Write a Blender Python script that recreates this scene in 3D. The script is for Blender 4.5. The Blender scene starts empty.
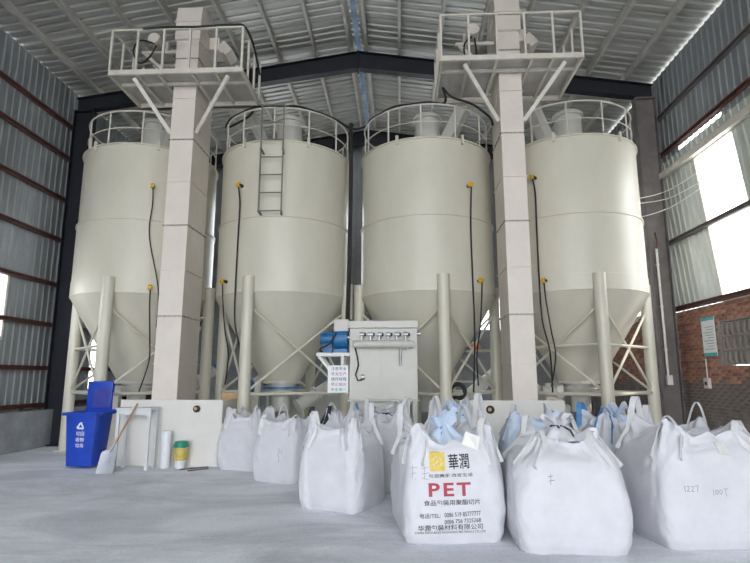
import bpy, bmesh, math, random
from mathutils import Vector, Matrix, noise
from mathutils.bvhtree import BVHTree

sc = bpy.context.scene
col = sc.collection
PI = math.pi
# ------------------------------------------------------------------ camera
FPX, PITCH, EYE = 537.0, math.radians(10.08), 1.6
YAW = math.atan(25 / 537.0) * math.cos(PITCH)
cF = Vector((-math.sin(YAW) * math.cos(PITCH), math.cos(YAW) * math.cos(PITCH), math.sin(PITCH)))
cR = Vector((math.cos(YAW), math.sin(YAW), 0))
cU = cR.cross(cF)
CAM = Vector((0, 0, EYE))
cd = bpy.data.cameras.new('camera')
cd.sensor_width = 36; cd.lens = FPX / 750 * 36; cd.clip_end = 500
cam = bpy.data.objects.new('camera', cd); col.objects.link(cam)
cam.matrix_world = Matrix(((cR.x, cU.x, -cF.x, 0), (cR.y, cU.y, -cF.y, 0), (cR.z, cU.z, -cF.z, EYE), (0, 0, 0, 1)))
sc.camera = cam

def ray(x, y):
    return cF + cR * ((x - 375) / FPX) - cU * ((y - 281.5) / FPX)
def at_y(x, y, Y):
    d = ray(x, y); return CAM + d * (Y / d.y)
def at_x(x, y, X):
    d = ray(x, y); return CAM + d * (X / d.x)
def on_floor(x, y):
    d = ray(x, y); return CAM + d * (-EYE / d.z)

# ------------------------------------------------------------------ daylight
w = bpy.data.worlds.new('overcast_sky'); sc.world = w; w.use_nodes = True
nt = w.node_tree; nt.nodes.clear()
out = nt.nodes.new('ShaderNodeOutputWorld'); bg = nt.nodes.new('ShaderNodeBackground')
tc = nt.nodes.new('ShaderNodeTexCoord'); sep = nt.nodes.new('ShaderNodeSeparateXYZ')
rmp = nt.nodes.new('ShaderNodeValToRGB')
rmp.color_ramp.elements[0].position = 0.0; rmp.color_ramp.elements[0].color = (0.96, 0.97, 1.0, 1)
rmp.color_ramp.elements[1].position = 0.75; rmp.color_ramp.elements[1].color = (0.78, 0.88, 1.0, 1)
nt.links.new(tc.outputs['Generated'], sep.inputs[0]); nt.links.new(sep.outputs['Z'], rmp.inputs[0])
nt.links.new(rmp.outputs[0], bg.inputs['Color']); nt.links.new(bg.outputs[0], out.inputs[0])
bg.inputs['Strength'].default_value = 3.4
sd = bpy.data.lights.new('sun', 'SUN'); sd.energy = 3.0; sd.angle = math.radians(3); sd.color = (1.0, 0.93, 0.82)
sun = bpy.data.objects.new('sun', sd); col.objects.link(sun)
sun.rotation_euler = Vector((-0.62, 0.30, -0.72)).to_track_quat('-Z', 'Y').to_euler()
vs = sc.view_settings
vs.view_transform = 'Standard'; vs.look = 'None'; vs.gamma = 1.0; vs.use_curve_mapping = False
vs.exposure = 0.97

# ------------------------------------------------------------------ helpers
MATS = {}
def mat(name, c, rough=0.6, metal=0.0, var=0.08, scale=3.0, bump=0.0, bscale=60.0, c2=None, spec=0.5, stretch=(1, 1, 1), thr=(0.35, 0.7)):
    m = bpy.data.materials.new(name); m.use_nodes = True
    n = m.node_tree.nodes; l = m.node_tree.links
    b = n['Principled BSDF']
    b.inputs['Roughness'].default_value = rough; b.inputs['Metallic'].default_value = metal
    b.inputs['Specular IOR Level'].default_value = spec
    tcn = n.new('ShaderNodeTexCoord'); mp = n.new('ShaderNodeMapping'); mp.inputs['Scale'].default_value = stretch
    l.new(tcn.outputs['Object'], mp.inputs[0])
    nz = n.new('ShaderNodeTexNoise'); nz.inputs['Scale'].default_value = scale; nz.inputs['Detail'].default_value = 6
    nz.inputs['Roughness'].default_value = 0.62
    l.new(mp.outputs[0], nz.inputs['Vector'])
    r = n.new('ShaderNodeValToRGB')
    a = c2 if c2 else tuple(max(0, x * (1 - var)) for x in c)
    d = c if c2 else tuple(min(1, x * (1 + var)) for x in c)
    r.color_ramp.elements[0].position = thr[0]; r.color_ramp.elements[0].color = (*a, 1)
    r.color_ramp.elements[1].position = thr[1]; r.color_ramp.elements[1].color = (*d, 1)
    l.new(nz.outputs['Fac'], r.inputs[0]); l.new(r.outputs[0], b.inputs['Base Color'])
    if bump:
        n2 = n.new('ShaderNodeTexNoise'); n2.inputs['Scale'].default_value = bscale; n2.inputs['Detail'].default_value = 4
        l.new(mp.outputs[0], n2.inputs['Vector'])
        bp = n.new('ShaderNodeBump'); bp.inputs['Strength'].default_value = bump; bp.inputs['Distance'].default_value = 0.02
        l.new(n2.outputs['Fac'], bp.inputs['Height']); l.new(bp.outputs[0], b.inputs['Normal'])
    MATS[name] = m
    return m

mat('silo_paint', (0.63, 0.60, 0.495), 0.38, 0, 0.05, 1.3, 0.04, 8, stretch=(1, 1, .5))
mat('casing_paint', (0.74, 0.675, 0.60), 0.45, 0, 0.05, 2.0, 0.05, 6)
mat('joint_shadow', (0.30, 0.265, 0.225), 0.6, 0, 0.2, 5)  # shadow line under the flanges, put into their colour
mat('frame_paint', (0.66, 0.62, 0.54), 0.5, 0, 0.10, 4)
mat('deck_steel', (0.48, 0.46, 0.42), 0.55, 0.1, 0.15, 3)
mat('grey_paint', (0.57, 0.56, 0.51), 0.45, 0, 0.06, 2)
mat('panel_paint', (0.74, 0.72, 0.68), 0.45, 0, 0.04, 2)
mat('roof_metal', (0.46, 0.455, 0.42), 0.42, 0.3, 0.16, 1.2, stretch=(.4, 2, 1))
mat('wall_metal', (0.27, 0.285, 0.29), 0.5, 0.15, 0.18, 1.3, stretch=(1, 1, .5))
mat('pale_haze_metal', (0.55, 0.58, 0.53), 0.5, 0.1, 0.15, 1.3, stretch=(1, 1, .5))  # pale sheet, brightened further to paint in the haze beside the window
mat('dark_rail', (0.17, 0.155, 0.135), 0.6, 0.1, 0.2, 5)
mat('purlin_paint', (0.55, 0.53, 0.48), 0.55, 0.2, 0.15, 3)
mat('girt_red', (0.13, 0.05, 0.042), 0.65, 0, 0.25, 5)
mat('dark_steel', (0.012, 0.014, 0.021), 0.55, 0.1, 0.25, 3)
mat('brown_flare_steel', (0.17, 0.15, 0.14), 0.6, 0.1, 0.2, 3)  # brown steel; on the right column the window flare is painted in
mat('plinth', (0.30, 0.31, 0.32), 0.9, 0, 0.18, 2.5, 0.3, 30)
mat('mortar', (0.30, 0.26, 0.23), 0.95, 0, 0.2, 6, 0.4, 50)
mat('brick_a', (0.34, 0.155, 0.105), 0.9, 0, 0.25, 6, 0.4, 40)
mat('brick_b', (0.42, 0.21, 0.14), 0.9, 0, 0.25, 6, 0.4, 40)
mat('brick_c', (0.25, 0.125, 0.095), 0.9, 0, 0.25, 6, 0.4, 40)
mat('brick_grey', (0.20, 0.165, 0.145), 0.92, 0, 0.3, 5, 0.4, 40)
mat('blackpaint', (0.012, 0.012, 0.013), 0.5, 0, 0.2, 6)
mat('rubber', (0.018, 0.018, 0.02), 0.65, 0, 0.2, 20)
mat('yellow', (0.75, 0.42, 0.02), 0.4, 0, 0.1, 8)
mat('motor_blue', (0.02, 0.15, 0.35), 0.4, 0, 0.15, 6)
mat('bin_blue', (0.012, 0.065, 0.50), 0.38, 0, 0.12, 5)
mat('lid_indigo', (0.05, 0.06, 0.36), 0.4, 0, 0.15, 8)
mat('white_print', (0.85, 0.87, 0.90), 0.6, 0, 0.05, 8)
mat('red_print', (0.42, 0.055, 0.085), 0.7, 0, 0.12, 20)
mat('black_print', (0.03, 0.028, 0.03), 0.7, 0, 0.2, 20)
mat('pen_print', (0.20, 0.20, 0.23), 0.7, 0, 0.2, 20)
mat('gold_print', (0.72, 0.53, 0.10), 0.7, 0, 0.15, 30)
mat('green_print', (0.02, 0.32, 0.14), 0.7, 0, 0.1, 20)
mat('bag_fabric', (0.655, 0.65, 0.685), 0.75, 0, 0.05, 4, 0.45, 7, spec=0.25)
mat('bag_blue_fabric', (0.56, 0.65, 0.78), 0.7, 0, 0.08, 6, 0.45, 7, spec=0.3)
mat('loop_fabric', (0.68, 0.675, 0.68), 0.8, 0, 0.05, 12, 0.2, 120, spec=0.2)
mat('strap_blue', (0.08, 0.27, 0.55), 0.7, 0, 0.2, 12)
mat('strap_black', (0.02, 0.025, 0.04), 0.7, 0, 0.2, 12)
mat('label_paper', (0.82, 0.81, 0.78), 0.7, 0, 0.03, 12)
mat('zinc', (0.50, 0.52, 0.55), 0.4, 0.7, 0.2, 5)
mat('shovel_grey', (0.50, 0.52, 0.58), 0.45, 0.2, 0.15, 8)
mat('wood_handle', (0.42, 0.25, 0.14), 0.6, 0, 0.2, 8, stretch=(1, 1, .2))
mat('table_paint', (0.70, 0.71, 0.72), 0.5, 0, 0.06, 5)
mat('pail_green', (0.01, 0.26, 0.17), 0.35, 0, 0.1, 8)
mat('pail_gold', (0.62, 0.46, 0.10), 0.5, 0, 0.15, 12)
mat('pail_white', (0.78, 0.80, 0.82), 0.4, 0, 0.05, 8)
mat('orange', (0.70, 0.20, 0.03), 0.5, 0, 0.1, 8)
mat('bottle_blue', (0.03, 0.22, 0.34), 0.3, 0, 0.1, 8)
mat('poster_paper', (0.70, 0.73, 0.70), 0.6, 0, 0.06, 9)
mat('poster_teal', (0.05, 0.38, 0.40), 0.6, 0, 0.1, 9)
mat('lattice', (0.30, 0.27, 0.25), 0.9, 0, 0.2, 8, 0.3, 40)
mat('pvc_pale', (0.72, 0.70, 0.64), 0.5, 0, 0.06, 8)
mat('cardboard', (0.58, 0.38, 0.20), 0.8, 0, 0.1, 8)
mat('ground_outside', (0.42, 0.41, 0.39), 0.9, 0, 0.1, 0.5)

def floor_material():
    m = bpy.data.materials.new('dusty_concrete'); m.use_nodes = True
    n = m.node_tree.nodes; l = m.node_tree.links; b = n['Principled BSDF']
    b.inputs['Roughness'].default_value = 0.62; b.inputs['Specular IOR Level'].default_value = 0.35
    t = n.new('ShaderNodeTexCoord')
    def nz(sca, det, st=(1, 1, 1), dist=0.0):
        mp = n.new('ShaderNodeMapping'); mp.inputs['Scale'].default_value = st
        l.new(t.outputs['Object'], mp.inputs[0])
        x = n.new('ShaderNodeTexNoise'); x.inputs['Scale'].default_value = sca; x.inputs['Detail'].default_value = det
        x.inputs['Roughness'].default_value = 0.65; x.inputs['Distortion'].default_value = dist
        l.new(mp.outputs[0], x.inputs['Vector']); return x
    def ramp(src, p0, c0, p1, c1):
        r = n.new('ShaderNodeValToRGB')
        r.color_ramp.elements[0].position = p0; r.color_ramp.elements[0].color = (*c0, 1)
        r.color_ramp.elements[1].position = p1; r.color_ramp.elements[1].color = (*c1, 1)
        l.new(src.outputs['Fac'], r.inputs[0]); return r
    base = ramp(nz(0.9, 8), 0.3, (0.55, 0.565, 0.615), 0.70, (0.74, 0.76, 0.82))
    dust = ramp(nz(0.42, 9, (1, 1.5, 1), 0.9), 0.42, (0, 0, 0), 0.60, (1, 1, 1))
    track = ramp(nz(1.6, 8, (0.45, 3.5, 1), 0.6), 0.50, (0, 0, 0), 0.70, (1, 1, 1))
    speck = ramp(nz(26, 3), 0.30, (0.80, 0.80, 0.80), 0.46, (1, 1, 1))
    m1 = n.new('ShaderNodeMixRGB'); l.new(dust.outputs[0], m1.inputs[0]); l.new(base.outputs[0], m1.inputs[1]); m1.inputs[2].default_value = (0.86, 0.88, 0.93, 1)
    mx = n.new('ShaderNodeMath'); mx.operation = 'MULTIPLY'; l.new(track.outputs[0], mx.inputs[0]); mx.inputs[1].default_value = 0.38
    m2 = n.new('ShaderNodeMixRGB'); l.new(mx.outputs[0], m2.inputs[0]); l.new(m1.outputs[0], m2.inputs[1]); m2.inputs[2].default_value = (0.52, 0.52, 0.55, 1)
    m3 = n.new('ShaderNodeMixRGB'); m3.blend_type = 'MULTIPLY'; m3.inputs[0].default_value = 1
    l.new(m2.outputs[0], m3.inputs[1]); l.new(speck.outputs[0], m3.inputs[2])
    l.new(m3.outputs[0], b.inputs['Base Color'])
    bp = n.new('ShaderNodeBump'); bp.inputs['Strength'].default_value = 0.18; bp.inputs['Distance'].default_value = 0.01
    l.new(nz(18, 6).outputs['Fac'], bp.inputs['Height']); l.new(bp.outputs[0], b.inputs['Normal'])
    MATS['floor'] = m
floor_material()

def brick_material():
    m = bpy.data.materials.new('brick_far'); m.use_nodes = True
    n = m.node_tree.nodes; l = m.node_tree.links; b = n['Principled BSDF']; b.inputs['Roughness'].default_value = 0.9
    t = n.new('ShaderNodeTexCoord'); mp = n.new('ShaderNodeMapping'); mp.inputs['Rotation'].default_value = (PI / 2, 0, 0)
    l.new(t.outputs['Object'], mp.inputs[0])
    bt = n.new('ShaderNodeTexBrick'); bt.inputs['Color1'].default_value = (.34, .155, .105, 1); bt.inputs['Color2'].default_value = (.42, .21, .14, 1)
    bt.inputs['Mortar'].default_value = (.3, .26, .23, 1); bt.inputs['Scale'].default_value = 1
    bt.inputs['Brick Width'].default_value = .25; bt.inputs['Row Height'].default_value = .07; bt.inputs['Mortar Size'].default_value = .006
    l.new(mp.outputs[0], bt.inputs['Vector']); l.new(bt.outputs[0], b.inputs['Base Color']); MATS['brick_far'] = m
brick_material()

def pane_material(name, tint, transp):
    m = bpy.data.materials.new(name); m.use_nodes = True
    n = m.node_tree.nodes; l = m.node_tree.links; n.clear()
    o = n.new('ShaderNodeOutputMaterial'); mx = n.new('ShaderNodeMixShader'); a = n.new('ShaderNodeBsdfTranslucent'); b = n.new('ShaderNodeBsdfTransparent')
    t = n.new('ShaderNodeTexCoord'); z = n.new('ShaderNodeTexNoise'); z.inputs['Scale'].default_value = 3
    r = n.new('ShaderNodeMapRange'); r.inputs['To Min'].default_value = transp - .08; r.inputs['To Max'].default_value = transp + .08
    l.new(t.outputs['Object'], z.inputs['Vector']); l.new(z.outputs['Fac'], r.inputs['Value'])
    a.inputs['Color'].default_value = (*tint, 1); b.inputs['Color'].default_value = (1, 1, 1, 1)
    l.new(r.outputs[0], mx.inputs[0]); l.new(a.outputs[0], mx.inputs[1]); l.new(b.outputs[0], mx.inputs[2]); l.new(mx.outputs[0], o.inputs[0])
    MATS[name] = m
pane_material('pane', (0.95, 0.96, 0.97), 0.8)
pane_material('skylight', (0.10, 0.12, 0.14), 0.02)

ORG = {}      # world origin of each object, so that parts may be drawn in world coordinates
def tag(o, label=None, cat=None, group=None, kind=None):
    if label: o['label'] = label
    if cat: o['category'] = cat
    if group: o['group'] = group
    if kind: o['kind'] = kind
    return o
def thing(name, loc, label, cat, group=None):
    o = bpy.data.objects.new(name, None); col.objects.link(o); o.location = loc; o.empty_display_size = .1
    ORG[o] = Vector(loc); return tag(o, label, cat, group)

class MB:
    def __init__(s): s.v = []; s.f = []; s.sm = []
    def add(s, vs_, fs_, smooth=False):
        k = len(s.v); s.v += [Vector(p) for p in vs_]; s.f += [tuple(i + k for i in f) for f in fs_]; s.sm += [smooth] * len(fs_); return s
    def box(s, a, b, bev=0.0):
        (x0, y0, z0), (x1, y1, z1) = a, b
        x0, x1 = min(x0, x1), max(x0, x1); y0, y1 = min(y0, y1), max(y0, y1); z0, z1 = min(z0, z1), max(z0, z1)
        if bev <= 0:
            return s.add([(x0, y0, z0), (x1, y0, z0), (x1, y1, z0), (x0, y1, z0), (x0, y0, z1), (x1, y0, z1), (x1, y1, z1), (x0, y1, z1)],
                         [(0, 3, 2, 1), (4, 5, 6, 7), (0, 1, 5, 4), (1, 2, 6, 5), (2, 3, 7, 6), (3, 0, 4, 7)])
        bm = bmesh.new(); bmesh.ops.create_cube(bm, size=1)
        for v in bm.verts: v.co = Vector((x0 + (v.co.x + .5) * (x1 - x0), y0 + (v.co.y + .5) * (y1 - y0), z0 + (v.co.z + .5) * (z1 - z0)))
        bmesh.ops.bevel(bm, geom=bm.edges[:], offset=bev, segments=2, affect='EDGES', profile=.5)
        s.bm(bm); return s
    def bm(s, bm, smooth=False, M=None):
        bm.verts.index_update()
        s.add([(M @ v.co) if M else v.co.copy() for v in bm.verts], [[v.index for v in f.verts] for f in bm.faces], smooth); bm.free(); return s
    def bar(s, p, q, w_, h_, up=(0, 0, 1)):
        p, q = Vector(p), Vector(q); d = (q - p).normalized(); u = Vector(up)
        if abs(d.dot(u)) > .98: u = Vector((0, 1, 0))
        a = d.cross(u).normalized(); b = a.cross(d).normalized()
        vs_ = [c + a * (i * w_ / 2) + b * (j * h_ / 2) for c in (p, q) for i, j in ((-1, -1), (1, -1), (1, 1), (-1, 1))]
        return s.add(vs_, [(0, 1, 2, 3), (7, 6, 5, 4), (0, 4, 5, 1), (1, 5, 6, 2), (2, 6, 7, 3), (3, 7, 4, 0)])
    def tube(s, pts, r, n=8, cap=True, rb=None):
        pts = [Vector(p) for p in pts]; N = len(pts); k = len(s.v); u = None
        for i, p in enumerate(pts):
            d = (pts[min(i + 1, N - 1)] - pts[max(i - 1, 0)]).normalized()
            if u is None:
                u = Vector((0, 0, 1)) if abs(d.z) < .9 else Vector((1, 0, 0))
            u = (u - d * u.dot(d)).normalized(); w2 = d.cross(u)
            rr = r[i] if isinstance(r, (list, tuple)) else r
            for j in range(n):
                a = 2 * PI * j / n; s.v.append(p + u * (math.cos(a) * rr) + w2 * (math.sin(a) * rr))
        for i in range(N - 1):
            for j in range(n):
                s.f.append((k + i * n + j, k + i * n + (j + 1) % n, k + (i + 1) * n + (j + 1) % n, k + (i + 1) * n + j)); s.sm.append(True)
        if cap:
            s.f.append(tuple(k + j for j in reversed(range(n)))); s.sm.append(False)
            s.f.append(tuple(k + (N - 1) * n + j for j in range(n))); s.sm.append(False)
        return s
    def lathe(s, prof, c=(0, 0, 0), n=48, cap0=False, cap1=False, smooth=True):
        k = len(s.v); cx, cy, cz = c
        for r, z in prof:
            for j in range(n):
                a = 2 * PI * j / n; s.v.append(Vector((cx + r * math.cos(a), cy + r * math.sin(a), cz + z)))
        for i in range(len(prof) - 1):
            for j in range(n):
                s.f.append((k + i * n + j, k + i * n + (j + 1) % n, k + (i + 1) * n + (j + 1) % n, k + (i + 1) * n + j)); s.sm.append(smooth)
        if cap0: s.f.append(tuple(k + j for j in reversed(range(n)))); s.sm.append(False)
        if cap1: s.f.append(tuple(k + (len(prof) - 1) * n + j for j in range(n))); s.sm.append(False)
        return s
    def prism(s, poly, z0, z1, M=None):       # poly in xy, extruded in z
        n = len(poly); M = M or Matrix()
        vs_ = [M @ Vector((x, y, z)) for z in (z0, z1) for x, y in poly]
        return s.add(vs_, [tuple(reversed(range(n))), tuple(range(n, 2 * n))] + [(i, (i + 1) % n, n + (i + 1) % n, n + i) for i in range(n)])
    def ring(s, R, r, c, a0=0, a1=2 * PI, n=40, m=6):
        pts = [(c[0] + R * math.sin(a0 + (a1 - a0) * i / n), c[1] - R * math.cos(a0 + (a1 - a0) * i / n), c[2]) for i in range(n + 1)]
        return s.tube(pts, r, m, cap=True)
    def build(s, name, m, parent=None, world=True, label=None, sharp=38):
        off = ORG.get(parent, Vector()) if (parent is not None and world) else Vector()
        me = bpy.data.meshes.new(name); me.from_pydata([v - off for v in s.v], [], s.f); me.update()
        me.materials.append(MATS[m])
        if any(s.sm):
            me.polygons.foreach_set('use_smooth', s.sm); me.set_sharp_from_angle(angle=math.radians(sharp))
        o = bpy.data.objects.new(name, me); col.objects.link(o)
        if parent is not None: o.parent = parent; ORG[o] = ORG.get(parent, Vector())
        if label: o['label'] = label
        return o
def struct(o): o['kind'] = 'structure'; return o
def share(o, parent, loc=None, m=None):
    c = o.copy(); col.objects.link(c); c.parent = parent
    if loc is not None: c.location = loc
    return c

# ------------------------------------------------------------------ shell of the hall
XL, XR, XRIDGE, ZRIDGE, SLOPE = -8.59, 6.53, -1.03, 10.2, 0.153
Y0, Y1 = -10.0, 18.0
def roof_z(x): return ZRIDGE - SLOPE * abs(x - XRIDGE)

o = MB().box((XL - .3, Y0 - .3, -.2), (XR + .4, Y1 + .3, 0)).build('floor', 'floor'); struct(o)
o = MB().box((-60, -60, -.3), (60, 70, -.06)).build('ground', 'ground_outside'); struct(o)

def corrugate(A, U, V, Nn, width, length, pitch=.21, depth=.035, shear=0.0, lap=.02):
    """trapezoidal sheet: width along U, length along V, ribs towards Nn"""
    A, U, V, Nn = map(Vector, (A, U, V, Nn)); prof = []
    n = max(1, round(width / pitch)); p = width / n
    for i in range(n):
        prof += [(i * p, 0), (i * p + .60 * p, 0), (i * p + .70 * p, 1), (i * p + .90 * p, 1)]
    prof.append((width + lap, 0))
    vs_ = []
    for t in (0, 1):
        for x, d in prof: vs_.append(A + U * (x + shear * t * length) + V * (t * length) + Nn * (d * depth))
    m = len(prof)
    return MB().add(vs_, [(i, i + 1, m + i + 1, m + i) for i in range(m - 1)])

# ceiling: ridge flashing is the ceiling object, sheets and purlins are its pieces
def ridge_mb():
    b = MB()
    for s in (-1, 1):
        b.bar((XRIDGE + s * .20, Y0, ZRIDGE - .02), (XRIDGE + s * .20, Y1, ZRIDGE - .02), .16, .02)
    return b
ceiling = struct(ridge_mb().build('ceiling', 'roof_metal'))
sh_w = 0.9; nsh = int(round((Y1 - Y0) / sh_w))
cs = math.cos(math.atan(SLOPE)); sn = math.sin(math.atan(SLOPE))
Lleft = (XRIDGE - .06 - (XL - .25)) / cs; Lright = (XR + .06 - (XRIDGE + .06)) / cs
proto = {}
for s in (-1, 1):
    L = Lleft if s < 0 else Lright
    m0 = corrugate((0, 0, 0), (0, 1, 0), (s * cs, 0, -sn), (s * sn, 0, cs), sh_w, L, .225, .04)
    proto[s] = m0.build('roof_sheet', 'roof_metal', ceiling)
    proto[s].location = (XRIDGE + s * .06, Y0, ZRIDGE - SLOPE * .06)
    for i in range(1, nsh):
        jit = random.Random(i * 7 + s).uniform(-.006, .006)
        share(proto[s], ceiling, (XRIDGE + s * .06, Y0 + i * (Y1 - Y0) / nsh, ZRIDGE - SLOPE * .06 + jit))
o = struct(MB().box((XRIDGE - .16, Y0, ZRIDGE + .035), (XRIDGE + .16, Y1, ZRIDGE + .045)).build('window_1', 'skylight'))
pl = None
for x in (-7.91, -6.94, -6.0, -5.05, -3.97, -3.06, -2.13, -1.25, -.80, .05, 1.05, 2.0, 2.91, 3.93, 4.83, 5.76):
    if pl is None:
        b = MB(); b.box((-.035, Y0, -.17), (.035, Y1, -.16)); b.box((-.035, Y0, -.17), (-.028, Y1, 0)); b.box((-.035, Y0, -.01), (.035, Y1, 0)); b.box((.029, Y0, -.17), (.035, Y1, -.145))
        pl = b.build('purlin', 'purlin_paint', ceiling); pl.location = (x, 0, roof_z(x) - .005)
    else: share(pl, ceiling, (x, 0, roof_z(x) - .005))

# left wall: low plinth, sheets with window gaps, red girts
wl = struct(MB().box((XL - .2, Y0, 0), (-8.30, Y1, .84), .015).build('wall_left', 'plinth'))
def wall_sheet(parent, key, x, y, z0, z1, side, m, wd=.84, shear=0.0, cache={}):
    k = (key, round(z1 - z0, 3), round(wd, 3), shear)
    if k not in cache:
        cache[k] = corrugate((0, 0, 0), (0, 1, 0), (0, 0, 1), (side, 0, 0), wd, z1 - z0, .21, .02, shear).build('wall_sheet', m, parent); q = cache[k]
    else: q = share(cache[k], parent)
    q.location = (x, y, z0); return q
nL = 33; wdL = (Y1 - Y0) / nL
for i in range(nL):
    y = Y0 + i * wdL; yc = y + wdL / 2
    jz = random.Random(i).uniform(-.004, .004)
    if 8.6 < yc < 11.2:
        wall_sheet(wl, 'L', XL + jz, y, .80, 2.42, 1, 'wall_metal', wdL); wall_sheet(wl, 'L', XL + jz, y, 3.82, 9.05, 1, 'wall_metal', wdL)
    elif 14.6 < yc < 15.6:
        wall_sheet(wl, 'L', XL + jz, y, .80, 1.25, 1, 'wall_metal', wdL); wall_sheet(wl, 'L', XL + jz, y, 2.75, 9.05, 1, 'wall_metal', wdL)
    else:
        wall_sheet(wl, 'L', XL + jz, y, .80, 9.05, 1, 'wall_metal', wdL)
def girts(parent, x, s, zs, m='girt_red'):
    g = None
    for z in zs:
        if g is None:
            b = MB(); b.box((0, Y0, -.05), (s * .012, Y1, .05)); b.box((0, Y0, .044), (s * .08, Y1, .05)); b.box((0, Y0, -.05), (s * .08, Y1, -.044)); b.box((s * .075, Y0, .03), (s * .08, Y1, .05))
            g = b.build('girt', m, parent); g.location = (x, 0, z)
        else: share(g, parent, (x, 0, z))
girts(wl, XL + .035, 1, (8.01, 7.15, 6.04, 4.99, 3.85, 2.85, 1.81, .95))
def window_pane(name, a, b_, axis):
    """pane in a slim frame; axis 0 lies in a side wall, 1 in the back wall"""
    b = MB()
    if axis == 0: b.box((a[0] - .006, a[1], a[2]), (a[0] + .006, b_[1], b_[2]))
    else: b.box((a[0], a[1] - .006, a[2]), (b_[0], a[1] + .006, b_[2]))
    o = struct(b.build(name, 'pane')); f = MB()
    for k in (0, 1):
        z = (a[2], b_[2])[k]
        if axis == 0:
            f.box((a[0] - .03, a[1] - .03, z - .03), (a[0] + .03, b_[1] + .03, z + .03)); y = (a[1], b_[1])[k]; f.box((a[0] - .03, y - .03, a[2]), (a[0] + .03, y + .03, b_[2]))
        else:
            f.box((a[0] - .03, a[1] - .03, z - .03), (b_[0] + .03, a[1] + .03, z + .03)); x = (a[0], b_[0])[k]; f.box((x - .03, a[1] - .03, a[2]), (x + .03, a[1] + .03, b_[2]))
    f.build('window_frame', 'frame_paint', o, world=False); return o
i9 = [i for i in range(nL) if 8.6 < Y0 + i * wdL + wdL / 2 < 11.2]; yl0 = Y0 + wdL * i9[0]; yl1 = Y0 + wdL * (i9[-1] + 1)
window_pane('window_2', (XL, yl0, 2.42), (XL, yl1, 3.82), 0)
i15 = [i for i in range(nL) if 14.6 < Y0 + i * wdL + wdL / 2 < 15.6]
window_pane('window_3', (XL, Y0 + wdL * i15[0], 1.25), (XL, Y0 + wdL * (i15[-1] + 1), 2.75), 0)

# right wall: brick to 3.1 m with a lattice opening, skewed sheets above with haze in their pale colour, slit of daylight between the two runs of sheets
wr = struct(MB().box((XR + .012, Y0, 0), (XR + .25, 9.30, 3.10)).box((XR + .012, 11.27, 0), (XR + .25, Y1, 3.10))
            .box((XR + .012, 9.30, 0), (XR + .25, 11.27, 1.82)).box((XR + .012, 9.30, 2.70), (XR + .25, 11.27, 3.10)).build('wall_right', 'mortar'))
bricks = []
rows = int(3.10 / .07)
for r in range(rows):
    z = r * .07 + .035; y = 8.0 + (.125 if r % 2 else 0)
    while y < 17.9:
        if not (1.80 < z < 2.72 and 9.15 < y < 11.40): bricks.append((y, z))
        y += .25
seen = sorted([b for b in bricks if 9.45 < b[0] < 12.7 and b[1] > .95], key=lambda b: b[0] - .2 * b[1])[:300]
seen_set = set(seen); rng = random.Random(3)
bp = []
seen = [b for b in seen if b[1] > 2.0] + [b for b in seen if b[1] <= 2.0]
for m in ('brick_a', 'brick_b', 'brick_c'):
    bp.append(MB().box((-.012, -.12, -.03), (.02, .12, .03), .004).build('brick', m, wr))
bg_ = MB().box((-.012, -.12, -.03), (.02, .12, .03), .004).build('brick', 'brick_grey', wr); bg_.location = (XR + .010, 12.625, .875)
for k, (y, z) in enumerate(seen):
    low = z < 1.50 + .25 * noise.noise(Vector((y * 1.3, 0, 5)))
    q = bp[k] if k < 3 else share(bg_ if low else bp[rng.choice((0, 0, 1, 1, 2))], wr)
    q.location = (XR + .010 + rng.uniform(-.004, .004), y, z)
for mi, m in enumerate(('brick_a', 'brick_b', 'brick_c', 'brick_grey')):
    b = MB()
    for j, (y, z) in enumerate(bricks):
        if (y, z) in seen_set or (3 if z < 1.50 + .25 * noise.noise(Vector((y * 1.3, 0, 5))) else (j * 7919) % 3) != mi: continue
        dx = rng.uniform(-.004, .004); b.box((XR - .002 + dx, y - .12, z - .03), (XR + .03, y + .12, z + .03))
    q = b.build('brick_course', m, wr); q['kind'] = 'stuff'
SHR = .155
wdR = .84; ybase = 11.05
for i in range(-26, 9):
    y = ybase + i * wdR
    if y + wdR > Y1 + .1 or y < Y0 + .1: continue
    if i in (-1, -2): wd_ = wdR    # the daylight opening takes the place of these sheets (1.42 m of the 1.68)
    if i == -1: continue
    if i == -2:
        wall_sheet(wr, 'R2', XR, y, 3.10, 6.80, -1, 'pale_haze_metal', .26, SHR); continue
    if 13.6 < y + .3 < 15.2:
        wall_sheet(wr, 'R', XR, y + SHR * .95, 4.05, 6.80, -1, 'pale_haze_metal', wdR, SHR)
    else:
        wall_sheet(wr, 'R', XR, y, 3.10, 6.80, -1, 'pale_haze_metal', wdR, SHR)
# piece that closes the wall above the opening
corrugate((XR, 11.05 - 1.42 + SHR * 3.28, 6.38), (0, 1, 0), (0, 0, 1), (-1, 0, 0), 1.42, .42, .21, .03, SHR).build('wall_sheet', 'pale_haze_metal', wr, world=False)
nU = 33; wdU = (Y1 - Y0) / nU
for i in range(nU):
    y = Y0 + i * wdU
    z0 = 6.87 if 10.0 < y + wdU / 2 < 11.7 else 6.76
    wall_sheet(wr, 'RU', XR - .012, y, z0, 9.0, -1, 'wall_metal', wdU)
girts(wr, XR - .035, -1, (6.95, 3.16)); girts(wr, XR - .035, -1, (7.9, 4.75), 'brown_flare_steel')
# pale cross beam that runs along the right wall above the opening
MB().box((XR - .14, Y0, 6.36), (XR - .04, Y1, 6.50)).build('wall_beam', 'frame_paint', wr, world=False)
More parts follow.
